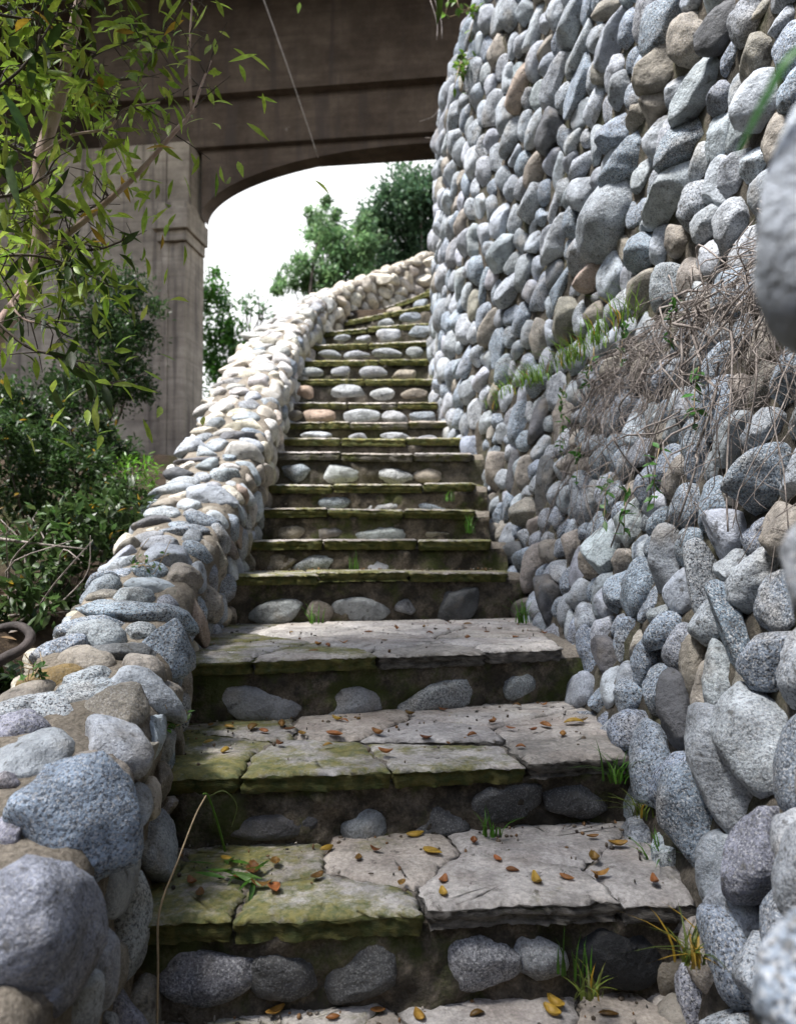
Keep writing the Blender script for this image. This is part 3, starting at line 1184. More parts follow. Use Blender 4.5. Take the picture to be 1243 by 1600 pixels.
ax_ = np.concatenate([-np.geomspace(500, 6, 22), np.arange(-5.8, 5.0, .14), np.geomspace(5.2, 500, 22)])
ay_ = np.concatenate([-np.geomspace(500, 2, 18), np.arange(-1.8, 14, .14), np.geomspace(14.3, 800, 26)])
X, Y = np.meshgrid(ax_, ay_, indexing='ij')
left = -.36 + .16 * (np.clip(Y, -2, 13) - 2.3) + .06 * np.clip(-X - 1.6, 0, 8)
mid = stair_z(np.clip(Y, -5, 8.4))
t = np.clip((X + 1.25) / .3, 0, 1)
lowz = left * (1 - t) + np.minimum(mid, left + 3) * t
lowz = np.where(Y > 8.7, np.minimum(lowz, 2.2), lowz)
lowz = np.where(Y > 10.5, left * 0 + 1.2 + .05 * np.clip(Y - 12, 0, 30), lowz)
ins = inside(X, Y)
t = np.clip((ins - .12) / .22, 0, 1)
lowz0 = lowz
Z = lowz * (1 - t) + (np.interp(Y, [3.3, 4.6], [7.0, 4.6]) - .15) * t
rise = np.clip(-X - (.56 * np.clip(Y, 0, 30) + 1.0), 0, 9) * 1.1 * np.clip((15 - Y) / 3, 0, 1) * np.clip((Y + 12) / 4, 0, 1)  # unseen slopes, left and behind the camera, added to block low sky light
lowz = lowz + np.minimum(rise, 8) + np.clip(-Y - 2.5, 0, 7) * .75
Z = np.where(ins > .4, Z, lowz * (1 - t) + Z * t)
nz_ = wob(np.stack([X.ravel(), Y.ravel(), X.ravel() * 0], 1), np.random.default_rng(5), 10, 2.2, .05).reshape(X.shape)
nz_ += wob(np.stack([X.ravel(), Y.ravel(), X.ravel() * 0], 1), np.random.default_rng(6), 10, 9, .02).reshape(X.shape)
Z = Z + nz_ * np.where((X < -1.3) | (ins > .4), 1, .2)
mb = MB()
mb.add(np.stack([X, Y, Z], -1).reshape(-1, 3), gridtris(len(ax_), len(ay_)))
tag(mb.build('ground', M_SOIL), kind='structure')


def ground_z(x, y):
    return float(-.36 + .16 * (min(max(y, -2), 13) - 2.3) + .06 * min(max(-x - 1.6, 0), 8))


# ------------------------------------------------------------------ the bridge
SK = -math.atan(.13)
br = thing('concrete_bridge', 'grey concrete arch bridge crossing above the head of the stairs', 'bridge', (-3.0, 12.0, 0), rot=SK)


def bridge_part(name, mbuild, bevel=.02):
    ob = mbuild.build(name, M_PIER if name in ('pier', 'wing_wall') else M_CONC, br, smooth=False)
    if bevel:
        md = ob.modifiers.new('bevel', 'BEVEL')
        md.width = bevel
        md.segments = 2
        md.limit_method = 'ANGLE'
    return ob


# arch wall: profile with the opening, extruded
a_, b_, uc, sp_ = 3.27, .93, 3.33, 4.93
arc = [(uc - a_ * math.cos(w), sp_ + b_ * math.sin(w)) for w in np.linspace(0, math.pi, 60)]
mb = MB()
V, T = [], []
TOPW = 6.4
for v in (-.30, 0.0):
    for (u, w) in arc: V.append((u, v, w))
    for (u, w) in arc: V.append((u, v, TOPW))
n = len(arc)
for i in range(n - 1):
    a, b, c, d = i, i + 1, n + i + 1, n + i
    T += [(a, b, c), (a, c, d)]
    o = 2 * n
    T += [(o + a, o + c, o + b), (o + a, o + d, o + c)]
    T += [(i, o + i, o + i + 1), (i, o + i + 1, i + 1)]
mb.add(V, T)
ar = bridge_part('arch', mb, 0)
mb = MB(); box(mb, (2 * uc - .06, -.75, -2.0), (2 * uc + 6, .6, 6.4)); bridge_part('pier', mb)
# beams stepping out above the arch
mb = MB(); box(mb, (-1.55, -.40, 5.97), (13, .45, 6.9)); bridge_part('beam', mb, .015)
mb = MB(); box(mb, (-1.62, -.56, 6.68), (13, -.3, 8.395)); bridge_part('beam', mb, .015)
mb = MB(); box(mb, (-14, -3.5, 8.4), (16, 1.2, 9.2)); bridge_part('deck', mb, .03)  # out of view; overhang lengthened to keep the faces below in shade
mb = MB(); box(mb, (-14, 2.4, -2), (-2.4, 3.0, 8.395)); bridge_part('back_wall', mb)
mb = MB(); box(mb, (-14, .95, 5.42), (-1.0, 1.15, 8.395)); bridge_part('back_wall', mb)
# left pier with pilaster and capital
mb = MB()
box(mb, (-2.3, -.62, -2.0), (-.36, -.05, 5.95))
pier = bridge_part('pier', mb, .02)
mb = MB(); box(mb, (-6.5, -.35, -2.0), (-2.34, .2, 5.4)); bridge_part('wing_wall', mb, .02)


def sub(parent, name, mbuild, bevel=.015):
    ob = mbuild.build(name, M_PIER, parent, smooth=False)
    md = ob.modifiers.new('bevel', 'BEVEL')
    md.width = bevel
    md.segments = 2
    md.limit_method = 'ANGLE'
    return ob


mb = MB()
box(mb, (-.355, -.75, -2.0), (-.255, -.05, 4.40))
box(mb, (-.252, -.735, -2.0), (-.115, -.05, 4.40))
box(mb, (-.113, -.75, -2.0), (-.0, -.02, 4.40))
sub(pier, 'pilaster', mb, .012)
mb = MB()
box(mb, (-.42, -.80, 4.402), (.035, -.04, 4.56))
box(mb, (-.47, -.86, 4.562), (.075, -.03, 4.86))
box(mb, (-.42, -.80, 4.862), (.035, -.04, 4.98))
sub(pier, 'capital', mb, .018)
mb = MB(); box(mb, (-.35, -.62, 4.982), (-.01, -.05, 5.965)); sub(pier, 'upper_shaft', mb, .015)

mb = MB()
p0, p1 = W(405, -20, 9.0), W(497, 246, 10.6)
tube(mb, spline([p0, p0 * .55 + p1 * .45 + np.array([.02, 0, -.03]), p1], 14), .008, 5)
tag(mb.build('cable', M_CABLE, origin=p1), 'thin pale cable slanting across the dark underside of the bridge', 'cable')

# ------------------------------------------------------------------ fallen leaves
LEAF_PX = """395 1365 1.5;408 1388 1.1;428 1393 1.1;300 1384 .7;312 1402 .7;376 1376 .8;495 1374 .9;430 1352 .9;355 1345 1 y;587 1332 .8;675 1335 1.1 y
648 1308 1 y;777 1347 .8;692 1381 .9;692 1402 .9 y;838 1382 1 y;885 1378 .9;937 1371 1;928 1348 .9;965 1325 .9;627 1384 .7;925 1312 .7;510 1330 .8 y
1022 1382 .8;740 1320 .6;800 1365 .6;560 1345 .6
330 1136 .7;358 1138 1;395 1140 1.3;412 1145 1;440 1135 1.1;452 1143 .8;326 1163 .9 y;352 1176 1.2 y;437 1166 .8;522 1152 1.3;512 1168 .8;472 1150 .9
590 1150 1.2;602 1180 1;527 1128 1 y;538 1130 .8;640 1119 .8;692 1112 .7;769 1132 .8;797 1141 .8;852 1136 1.1;833 1144 .6;879 1150 1;896 1132 1.3 y
908 1129 1;807 1106 .8;849 1104 .6;813 1171 .7;737 1152 .7;665 1157 .7;560 1125 .6;700 1165 .5
497 1010 .8;512 1012 .7;537 1007 .8;490 1019 .9;575 990 .8;671 992 .9;730 999 .8;730 977 .8;700 985 .7;662 982 .7;805 998 .6;455 990 .6;620 985 .6
780 985 .6;600 1003 .5;760 990 .5;850 992 .6
868 1577 1 y;862 1590 1.1 y;430 1588 .9;655 1592 1;520 1594 .7;745 1590 .7;950 1588 .8;590 1585 .6"""
rngL = np.random.default_rng(77)
ORD = ['bottom', 'second', 'third', 'fourth', 'fifth']


def fallen_leaf(p, size, yellow, label):
    rng = rngL
    a = rng.uniform(0, 6.28)
    L = .042 * size * rng.uniform(.85, 1.15)
    Wd = L * rng.uniform(.42, .6)
    nu, nv = 9, 5
    bend, cup, tw = rng.uniform(.1, .55), rng.uniform(.2, .9), rng.normal(0, .3)
    G = np.zeros((nu, nv, 3))
    for i in range(nu):
        s = i / (nu - 1)
        w = Wd * .5 * (math.sin(math.pi * min(1, s * .92 + .04)) ** .8)
        for j in range(nv):
            q = (j / (nv - 1) - .5) * 2
            x, y = (s - .5) * L, q * w
            z = bend * L * (2 * (s - .5)) ** 2 * .6 + cup * w * q * q + tw * (s - .5) * y
            G[i, j] = (x * math.cos(a) - y * math.sin(a), x * math.sin(a) + y * math.cos(a), z)
    if rng.uniform() < .35: G[..., 2] = -G[..., 2]
    G[..., 2] -= G[..., 2].min()
    c = np.array([.40, .25, .035]) if yellow else np.array([.30, .125, .03]) * rng.uniform(.35, 1.25) * np.array([1, rng.uniform(.8, 1.4), 1])
    mb = MB()
    V = G.reshape(-1, 3) + p
    cc = np.tile(np.append(c, 1), (len(V), 1))
    cc[:, :3] *= rng.uniform(.8, 1.15, (len(V), 1))
    mb.add(V, gridtris(nu, nv), cc)
    st = np.array([[-.5 * L, 0, bend * L * .6], [-.72 * L, .06 * L, bend * L * .8]])
    ob = mb.build('fallen_leaf', M_DRYLEAF, origin=p)
    md = ob.modifiers.new('thickness', 'SOLIDIFY')
    md.thickness = .0007
    tag(ob, label, 'leaf', 'fallen leaves scattered on the steps')


for ln in LEAF_PX.replace('\n', ';').split(';'):
    q = ln.split()
    if not q: continue
    x, y, sz = float(q[0]), float(q[1]), float(q[2])
    r = tread(x, y)
    if r is None: continue
    k, p, s = r
    zone = 'mossy left part' if s < .33 else ('middle' if s < .68 else 'right part')
    yel = len(q) > 3
    big = 'curled' if sz >= 1.2 else ('small' if sz < .75 else 'dry')
    fallen_leaf(p + np.array([0, 0, .006]), sz, yel, f"{big} {'yellow' if yel else 'brown'} fallen leaf on the {zone} of the {ORD[k]} visible step")

# crumbs of mortar, bark and broken leaf gathered on the treads
rngD = np.random.default_rng(55)
mb = MB()
for _ in range(620):
    k = int(rngD.integers(0, 5))
    z, lx, ly, rx, ry = STEPS[k]
    z2, lx2, ly2, rx2, ry2 = STEPS[k + 1]
    u = rngD.beta(.55, .55)
    f = 1 - rngD.beta(.6, 1.6)
    p = np.array([lx + (rx - lx) * u + (lx2 - lx) * f * (1 - u), 0, z + .003])
    y0, y1 = ly + (ry - ly) * u, ly2 + (ry2 - ly2) * u
    p[1] = y0 + .02 + (y1 - y0) * f
    r = rngD.uniform(.0015, .0055)
    v, t = ico(1)
    v = v * r * rngD.uniform(.4, 1.5, 3) * (1 + wob(v, rngD, 3, 2, .2))[:, None]
    c = np.array([(.13, .10, .07), (.30, .27, .23), (.22, .12, .05), (.06, .05, .04)][rngD.integers(4)])
    mb.add(v + p, t, np.append(c * rngD.uniform(.7, 1.2), 1))
tag(mb.build('debris', M_DRYLEAF), 'crumbs of mortar and broken leaf scattered over the treads', 'debris', kind='stuff')

# ------------------------------------------------------------------ plants
rngP = np.random.default_rng(31)


def tree_leaves(mb, limbs, n, L, Wd, base, rng, yellow=.02, spread=.10, droop=.5):
    """leaves along and around twigs"""
    idx = rng.integers(len(limbs), size=n)
    pos, dr = [], []
    for i in idx:
        l = limbs[i]
        s = rng.uniform(.15, 1)
        f = s * (len(l) - 1)
        j = min(int(f), len(l) - 2)
        p = l[j] + (l[j + 1] - l[j]) * (f - j)
        t = unit(l[j + 1] - l[j])
        pos.append(p + rng.normal(0, spread * .3, 3))
        dr.append(t * .5 + rng.normal(0, .7, 3) + np.array([0, 0, -droop]))
    leaves(mb, pos, dr, L * rng.uniform(.6, 1.2, n), Wd * rng.uniform(.7, 1.15, n), greens(n, rng, base, .35, yellow), rng, .35, .3)


# the near tree with long leaves, upper left
tb = W(-70, 800, 2.35)
tree = thing('tree', 'slender tree with pinkish branches and long drooping leaves in the upper left corner', 'tree', tuple(tb))
mbt = MB()
trunk = spline([tb + np.array([0, 0, -.15]), W(-45, 650, 2.35), W(0, 520, 2.3), W(52, 440, 2.28), W(66, 330, 2.3), W(64, 250, 2.32), W(97, 140, 2.35), W(110, 70, 2.36), W(136, -40, 2.4)], 40)
tube(mbt, trunk, np.linspace(.030, .016, 40), 9)
mbt.build('trunk', M_PINKBARK, tree)
BR = [[(52, 440, 2.28), (85, 385, 2.25), (150, 330, 2.22), (215, 272, 2.2), (262, 218, 2.2), (300, 175, 2.22), (312, 140, 2.25), (330, 95, 2.3)],
      [(97, 140, 2.35), (60, 60, 2.3), (-10, 15, 2.2)], [(97, 140, 2.35), (150, 85, 2.4), (220, 60, 2.45), (270, 40, 2.5)],
      [(66, 240, 2.3), (110, 212, 2.25), (170, 200, 2.2), (196, 170, 2.2), (250, 160, 2.2)], [(300, 175, 2.22), (296, 110, 2.25), (298, 40, 2.3), (302, -20, 2.32)],
      [(97, 140, 2.35), (150, 125, 2.3), (210, 120, 2.3), (250, 70, 2.35)], [(64, 250, 2.32), (20, 230, 2.2), (-30, 200, 2.1)],
      [(52, 440, 2.28), (20, 470, 2.2), (40, 500, 2.15), (90, 505, 2.1)], [(66, 330, 2.3), (130, 330, 2.35), (180, 300, 2.3)],
      [(-20, 310, 1.9), (30, 300, 1.9), (90, 262, 1.9)], [(-20, 150, 1.9), (40, 100, 1.95), (90, 20, 2.0)], [(85, 385, 2.25), (150, 390, 2.2), (205, 370, 2.2)],
      [(-30, 480, 2.0), (40, 540, 2.0), (100, 560, 2.0), (160, 600, 2.05)], [(-20, 20, 2.1), (60, 30, 2.15), (120, 10, 2.2)],
      [(-20, 400, 2.05), (60, 400, 2.05), (120, 420, 2.1)]]
limbs = []
for k, b in enumerate(BR):
    pts = spline([W(*q) for q in b], 16)
    mbb = MB()
    r0 = .0125 if k == 0 else .0048
    tube(mbb, pts, np.linspace(r0, .0025, 16), 6)
    mbb.build('branch', M_PINKBARK if k in (0, 3, 4, 7) else M_BARK, tree)
    limbs.append(pts)
twigs = MB()
tw = []
for l in limbs:
    for _ in range(9):
        i = rngP.integers(2, len(l))
        p = l[i]
        d = unit(unit(l[min(i + 1, len(l) - 1)] - l[i - 1]) * .5 + rngP.normal(0, .6, 3))
        e = p + d * rngP.uniform(.05, .16)
        q = spline([p, (p + e) / 2 + rngP.normal(0, .012, 3), e], 6)
        tube(twigs, q, np.linspace(.0022, .001, 6), 4)
        tw.append(q)
tag(twigs.build('twigs', M_BARK, tree), kind='stuff')
mbl = MB()
tree_leaves(mbl, limbs + tw + tw, 620, .074, .018, (.29, .40, .055), rngP, .012, .35)
LP = np.vstack(limbs)
for _ in range(95):
    c = W(rngP.triangular(-140, 0, 265), rngP.uniform(-60, 470), rngP.uniform(2.0, 2.7))
    o_ = LP[np.argmin(((LP - c) ** 2).sum(1))]
    q = spline([o_, (o_ + c) / 2 + rngP.normal(0, .02, 3) + np.array([0, 0, .02]), c], 8)
    tube(mbl, q, np.linspace(.0024, .001, 8), 4, (.10, .075, .06, 1))
    k = 9
    leaves(mbl, q[rngP.integers(3, 8, k)] + rngP.normal(0, .018, (k, 3)), rngP.normal(0, .7, (k, 3)) + unit(c - o_) * .5 + np.array([0, 0, -.35]), .075 * rngP.uniform(.6, 1.2, k), .019, greens(k, rngP, np.array((.28, .39, .055)) * rngP.uniform(.6, 1.4), .3, .012), rngP, .35, .3)
# unseen crown, extended and thickened overhead to shade the lowest steps
up_l = []
for _ in range(95):
    e = np.array([rngP.uniform(-1.75, .05), rngP.uniform(-.3, 4.2), 0])
    e[2] = .72 * max(e[1], .6) + rngP.uniform(1.0, 1.8)
    m_ = trunk[-1] + (e - trunk[-1]) * .5
    m_[2] = max(m_[2] + .3, .72 * m_[1] + .5)
    q = spline([trunk[-1], m_, e], 12)
    tube(mbl, q, np.linspace(.010, .003, 12), 4, (.10, .08, .06, 1))
    up_l.append(q[5:])
tree_leaves(mbl, up_l, 13000, .075, .024, (.075, .125, .022), rngP, 0, 1.0, .1)
tree_leaves(mbl, limbs[9:15] + limbs[6:8], 110, .085, .024, (.05, .09, .02), rngP, .02)
for (x, y, d, x2, y2, w) in [(2, 140, 1.25, 58, 222, .026), (-15, 172, 1.2, 50, 210, .024), (8, 235, 1.7, 30, 330, .022)]:
    a, b = W(x, y, d), W(x2, y2, d * .98)
    leaves(mbl, [a], [b - a], np.linalg.norm(b - a), w, greens(1, rngP, (.07, .15, .02), .1), rngP, .12, .2)
mbl.build('foliage', M_LEAF, tree)


def shrub(name, label, cat, base, blobs, n, leaf, wid, col, seed, group=None, yellow=.01, stems=7, seg=3, bark=None, hole=.35):
    """woody stems fanning out from the base, leaves clumped around the twig ends"""
    rng = np.random.default_rng(seed)
    base = np.asarray(base, float)
    o = thing(name, label, cat, tuple(base), group)
    st = MB()
    cl = []
    tot = sum(b[1][0] * b[1][1] * b[1][2] for b in blobs)
    for c, r in blobs:
        m = max(6, int(120 * (r[0] * r[1] * r[2] / tot)))
        for _ in range(m):
            q = rng.normal(size=3)
            q = q / np.linalg.norm(q) * rng.uniform(hole, 1) ** .6
            cl.append((np.asarray(c) + q * np.asarray(r), np.mean(r) * rng.uniform(.18, .48), rng.uniform(.55, 1.35)))
    for i in range(stems):
        e = cl[rng.integers(len(cl))][0]
        mid = base + (e - base) * .5 + rng.normal(0, .08, 3) * np.linalg.norm(e - base)
        q = spline([base + rng.normal(0, .02, 3) - np.array([0, 0, .05]), mid, e], 14)
        r0 = np.linalg.norm(e - base) * .012
        tube(st, q, np.linspace(r0, r0 * .25, 14), 5)
    st.build('trunk' if cat == 'tree' else 'stem', bark or M_BARK, o)
    P, D, C = [], [], []
    per = max(1, n // len(cl))
    for c, r, br_ in cl:
        k = rng.poisson(per)
        if k == 0: continue
        P.append(c + rng.normal(0, .5, (k, 3)) * r)
        D.append(unit(c - base)[None] * .5 + rng.normal(0, .7, (k, 3)) + np.array([0, 0, -.15]))
        cc = greens(k, rng, np.array(col) * br_, .28, yellow)
        C.append(cc)
    P, D, C = np.vstack(P), np.vstack(D), np.vstack(C)
    mb = MB()
    leaves(mb, P, D, leaf * rng.uniform(.6, 1.25, len(P)), wid * rng.uniform(.7, 1.2, len(P)), C, rng, .3, .25, seg)
    mb.build('crown' if cat == 'tree' else 'foliage', M_LEAF, o)
    return o


def blob(px, py, d, rx, ry, rd):
    return (W(px, py, d), (rx * d / F, rd, ry * d / F))


def gbase(px, d):
    x = (px - CX) / F * d
    return (x, d, ground_z(x, d) - .03)


shrub('shrub', 'dark dense small-leaved bush against the concrete pier', 'shrub', gbase(130, 6.2),
      [blob(165, 470, 6.0, 70, 60, .35), blob(190, 560, 6.0, 60, 90, .35), blob(130, 620, 5.8, 80, 60, .4), blob(215, 480, 6.1, 35, 60, .25), blob(75, 690, 5.4, 80, 60, .4)],
      15000, .042, .018, (.034, .07, .02), 41, yellow=0)
shrub('shrub', 'dark green scrub filling the bank below the pier and behind the parapet', 'shrub', gbase(60, 4.4),
      [blob(100, 760, 4.4, 110, 55, .4), blob(20, 720, 4.2, 70, 80, .4), blob(180, 820, 4.2, 60, 45, .3), blob(150, 700, 4.8, 60, 50, .3), blob(60, 880, 3.9, 90, 50, .3), blob(30, 640, 4.6, 60, 50, .3)],
      11000, .045, .018, (.038, .075, .02), 42, yellow=.01)
shrub('shrub', 'leafy low plant with broader mid-green leaves hanging at the outer edge of the parapet', 'shrub', gbase(110, 3.3),
      [blob(130, 830, 3.3, 70, 40, .2), blob(190, 800, 3.4, 45, 35, .2), blob(110, 905, 3.1, 40, 45, .15), blob(60, 870, 3.1, 50, 40, .15), blob(70, 945, 2.8, 50, 30, .12), blob(20, 930, 2.8, 40, 50, .15), blob(10, 1045, 2.4, 30, 22, .08)],
      1500, .062, .024, (.055, .10, .028), 43, yellow=.01, stems=9)
shrub('sapling', 'bright yellow-green seedling standing out against the dark bank', 'plant', gbase(215, 4.6),
      [blob(212, 735, 4.4, 34, 26, .12), blob(225, 760, 4.4, 20, 20, .1)], 260, .045, .013, (.13, .30, .03), 44, yellow=0, stems=6)
shrub('shrub', 'bright green bush beyond the parapet beside the foot of the arch', 'shrub', (-3.5, 16.2, 1.6),
      [blob(338, 520, 16.2, 34, 90, .6), blob(352, 565, 16.2, 26, 60, .5), blob(334, 460, 16.2, 18, 36, .4), blob(368, 530, 16, 20, 36, .4), blob(345, 615, 16, 34, 46, .5)], 5500, .10, .055, (.075, .20, .03), 45, yellow=0)
shrub('tree', 'tall dark-crowned tree beyond the arch, rising against the white sky', 'tree', (.6, 24.5, 2.0),
      [blob(640, 330, 24, 62, 75, 1.3), blob(610, 375, 24, 50, 50, 1.2), blob(668, 300, 24, 40, 55, 1.0), blob(690, 370, 24, 50, 60, 1.0), blob(600, 420, 24, 50, 40, 1.0), blob(660, 410, 24, 50, 40, 1.0), blob(580, 345, 24, 26, 36, .8)], 20000, .17, .085, (.075, .14, .070), 46, yellow=0, stems=8, hole=.1)
shrub('tree', 'lighter feathery green tree beyond the arch, left of the dark one', 'tree', (-1.7, 21.5, 2.0),
      [blob(520, 375, 21, 36, 48, .8), blob(545, 410, 21, 45, 40, .8), blob(480, 425, 21, 38, 28, .7), blob(520, 330, 21, 22, 24, .6), blob(450, 445, 21, 26, 14, .5), blob(510, 440, 21, 50, 26, .8), blob(570, 380, 21, 26, 44, .7), blob(490, 350, 21, 14, 20, .5)],
      13000, .15, .055, (.17, .29, .125), 47, yellow=0, stems=8, hole=.05)
shrub('tree', 'thin pale sapling just showing above the parapet under the arch', 'tree', (-4.2, 25, 2.0),
      [blob(392, 478, 24, 22, 18, .5), blob(415, 490, 24, 20, 10, .5)], 260, .17, .07, (.07, .15, .05), 48, yellow=0, stems=9)

# twigs and litter on the bank
mb = MB()
for _ in range(70):
    x, d = rngP.uniform(-60, 190), rngP.uniform(2.3, 4.2)
    X0 = (x - CX) / F * d
    if X0 > -1.25: continue
    p = np.array([X0, d, ground_z(X0, d) + .02])
    e = p + np.array([rngP.normal(0, .25), rngP.normal(0, .2), rngP.uniform(.02, .3)])
    tube(mb, spline([p, (p + e) / 2 + rngP.normal(0, .05, 3), e], 8), np.linspace(.005, .002, 8) * rngP.uniform(.5, 1.3), 5)
tag(mb.build('dead_twigs', M_DRY), 'tangle of dead twigs lying on the dark bank left of the parapet', 'twigs', kind='stuff')
mb = MB()
n = 1500
q = np.column_stack([rngP.uniform(-3.5, -1.22, n), rngP.uniform(1.6, 6, n)])
pz = np.array([ground_z(*a) for a in q]) + .035
lc = np.tile(np.array([.13, .085, .045, 1]), (n, 1)) * rngP.uniform(.5, 1.5, (n, 1))
leaves(mb, np.column_stack([q, pz]), np.column_stack([rngP.normal(size=(n, 2)), rngP.normal(0, .25, n)]), .05, .02, lc, rngP, .3, .3, 3)
tag(mb.build('leaf_litter', M_DRYLEAF), 'brown leaf litter covering the bank beside the parapet', 'leaf litter', kind='stuff')
mb = MB()
rp = spline([W(-40, 1060, 2.25), W(5, 1030, 2.25), W(38, 1012, 2.28), W(48, 992, 2.32), W(28, 978, 2.36), W(-10, 985, 2.36), W(-60, 1005, 2.3)], 26)
tube(mb, rp, np.linspace(.017, .012, 26), 8)
tag(mb.build('tree_root', M_ROOT, origin=rp[0]), 'dark looping root lying on the soil beyond the parapet edge', 'root')
mb = MB()
rp = spline([W(-30, 838, 3.0), W(60, 850, 3.0), W(135, 858, 3.05)], 12)
tube(mb, rp, np.linspace(.008, .003, 12), 6)
tag(mb.build('fallen_branch', M_DRY, origin=rp[0]), 'thin reddish branch lying across the dark scrub on the left', 'branch')

# grass along the ledge
mb = MB()
pts = []
for _ in range(480):
    s = float(np.clip([.04, .10, .16, .2, .33, .38, .42, .55, .6, .63, .74, .9][rngP.integers(12)] + rngP.normal(0, .018), 0, 1))
    a = spline([W(775, 640, 4.75), W(800, 610, 4.45), W(840, 585, 3.95), W(900, 550, 3.45), W(950, 505, 3.0), W(1000, 470, 2.7)], 40)
    p = a[int(s * 39)] + rngP.normal(0, .028, 3) * np.array([1, 1.6, .3])
    pts.append(p - np.array([0, 0, .03]))
cols = greens(len(pts), rngP, (.15, .27, .035), .4, .08)
blades(mb, pts, rngP, .13, .006, .9, cols, wind=(-.4, -.3, 0))
tag(mb.build('grass', M_GRASS), 'sunlit yellow-green grass growing along the ledge of the lower wall', 'grass', kind='stuff')

# dry roots tumbling over the ledge
mb = MB()
NU = LO_P.shape[0]
sel = [i for i in range(NU) if 1.15 < LO[i, 1] < 3.4]
for _ in range(360):
    i = sel[rngP.integers(len(sel))]
    j0 = 69 + rngP.integers(0, 4)
    p = LO_P[i, j0] + rngP.normal(0, .03, 3) + np.array([0, 0, .02])
    nrm = np.array([-.95, 0, .3])
    k = rngP.integers(5, 9)
    drop = rngP.uniform(.2, .85)
    drift = rngP.normal(0, .14)
    path = [p + np.array([rngP.uniform(.02, .2), rngP.normal(0, .12), rngP.uniform(0, .08)])]
    for m in range(k):
        s = (m + 1) / k
        jj = max(5, int(69 - drop * s * 32))
        ii = int(np.clip(i + drift * s * 40, 0, NU - 1))
        path.append(LO_P[ii, jj] + nrm * rngP.uniform(.02, .10) + rngP.normal(0, .034, 3))
    r = rngP.uniform(.001, .0026) if rngP.uniform() < .92 else rngP.uniform(.004, .0065)
    tube(mb, spline(path, 20), np.linspace(r, r * .5, 20), 4)
for _ in range(280):                                   # matted along the top
    i = sel[rngP.integers(len(sel))]
    p = LO_P[i, 69 + rngP.integers(0, 5)] + np.array([0, 0, rngP.uniform(.01, .09)])
    e = p + np.array([rngP.normal(.02, .06), rngP.normal(0, .22), rngP.normal(0, .05)])
    r = rngP.uniform(.0013, .003)
    tube(mb, spline([p, (p + e) / 2 + rngP.normal(0, .05, 3), e], 10), r, 4)
tag(mb.build('dry_roots', M_DRY), 'grey-brown tangle of dry roots hanging over the ledge of the lower wall', 'roots', kind='stuff')

SPRIGS = [(905, 690, 'trailing green sprig below the ledge grass, on the lower wall'), (935, 738, 'green sprig hanging by a pale broken stone in the lower wall'),
          (985, 795, 'leafy green sprig drooping over a whitish cobble below the dry roots'), (950, 600, 'green sprig among the first dry roots under the ledge'),
          (1090, 520, 'green leaves poking through the thickest of the dry roots'), (1020, 815, 'lowest leafy sprig under the dry roots'), (1005, 560, 'green sprig on the upper rim of the dry root tangle'),
          (1135, 640, 'green leaves right in the dry roots, nearest the blurred stone edge'), (1070, 765, 'green sprig just under the middle of the dry root tangle'),
          (905, 640, 'small green sprig between the ledge grass and the root tangle')]
for k, (x, y, lab) in enumerate(SPRIGS):
    h = S_LO.hit(x, y)
    p = h[0] + h[1] * .07
    mb = MB()
    q = spline([p + np.array([0, .02, .10]), p + np.array([-.02, 0, .03]), p + np.array([-.03, -.02, -.06])], 10)
    o = thing('vine_sprig', lab, 'vine', tuple(p), 'green sprigs on the lower wall')
    tube(mb, q, .0016, 4)
    mb.build('stem', M_STEM, o)
    mb = MB()
    n = 16
    ii = rngP.integers(0, 10, n)
    leaves(mb, q[ii], rngP.normal(0, 1, (n, 3)) + np.array([-.4, -.3, -.3]), .042 * rngP.uniform(.6, 1.2, n), .017, greens(n, rngP, (.06, .16, .03), .35), rngP, .3, .3)
    mb.build('leaves', M_LEAF, o)

# tufts of grass and weeds in the corners of the steps
TUFT = [(553, 890, -.0, .12, 14, .3, 'green grass tuft growing from the riser of the sixth visible step', 3.75),
        (965, 1215, 0, .10, 26, 1.0, 'bright green weed at the right end of the third visible tread', 1.92),
        (1030, 1345, 0, .09, 22, 1.0, 'green tuft between the second visible tread and the right wall', 1.75),
        (895, 1520, 0, .10, 14, .25, 'upright grass beside the smooth black cobble in the lowest riser', 1.49),
        (1085, 1500, 0, .11, 34, 1.1, 'yellow-green grass clump in the gap by the dark hole at bottom right', 1.40),
        (762, 1300, 0, .07, 16, .8, 'small feathery weed at the foot of the third visible riser', 1.86),
        (815, 970, 0, .14, 26, .8, 'grass tuft at the right corner of the fourth visible tread', 3.3),
        (495, 970, 0, .12, 12, .8, 'pale small weed in front of the fifth visible riser', 3.3),
        (735, 830, 0, .12, 18, .8, 'weed in the corner where the upper steps meet the lower wall', 4.0),
        (700, 780, 0, .10, 14, .9, 'tuft hanging off the right end of an upper tread', 4.4),
        (1000, 1270, 0, .08, 20, 1.1, 'dry grass and weeds behind the second visible tread on the right', 1.85),
        (920, 1550, 0, .07, 22, 1.2, 'brownish grass under the smooth black cobble at the bottom', 1.46)]
for (x, y, _, h, n, lean, lab, d) in TUFT:
    p = W(x, y, d)
    mb = MB()
    base = p + rngP.normal(0, .015, (n, 3)) * np.array([1, .6, .15]) - np.array([0, 0, .01])
    dry = 'yellow' in lab or 'brown' in lab or 'dry' in lab
    blades(mb, base, rngP, h, .0055, lean, greens(n, rngP, (.13, .17, .03) if dry else (.075, .19, .02), .35, .2 if dry else 0), wind=(-.15, -.25, 0))
    tag(mb.build('grass_tuft', M_GRASS, origin=p), lab, 'grass tuft', 'grass tufts in the joints of the stairs')
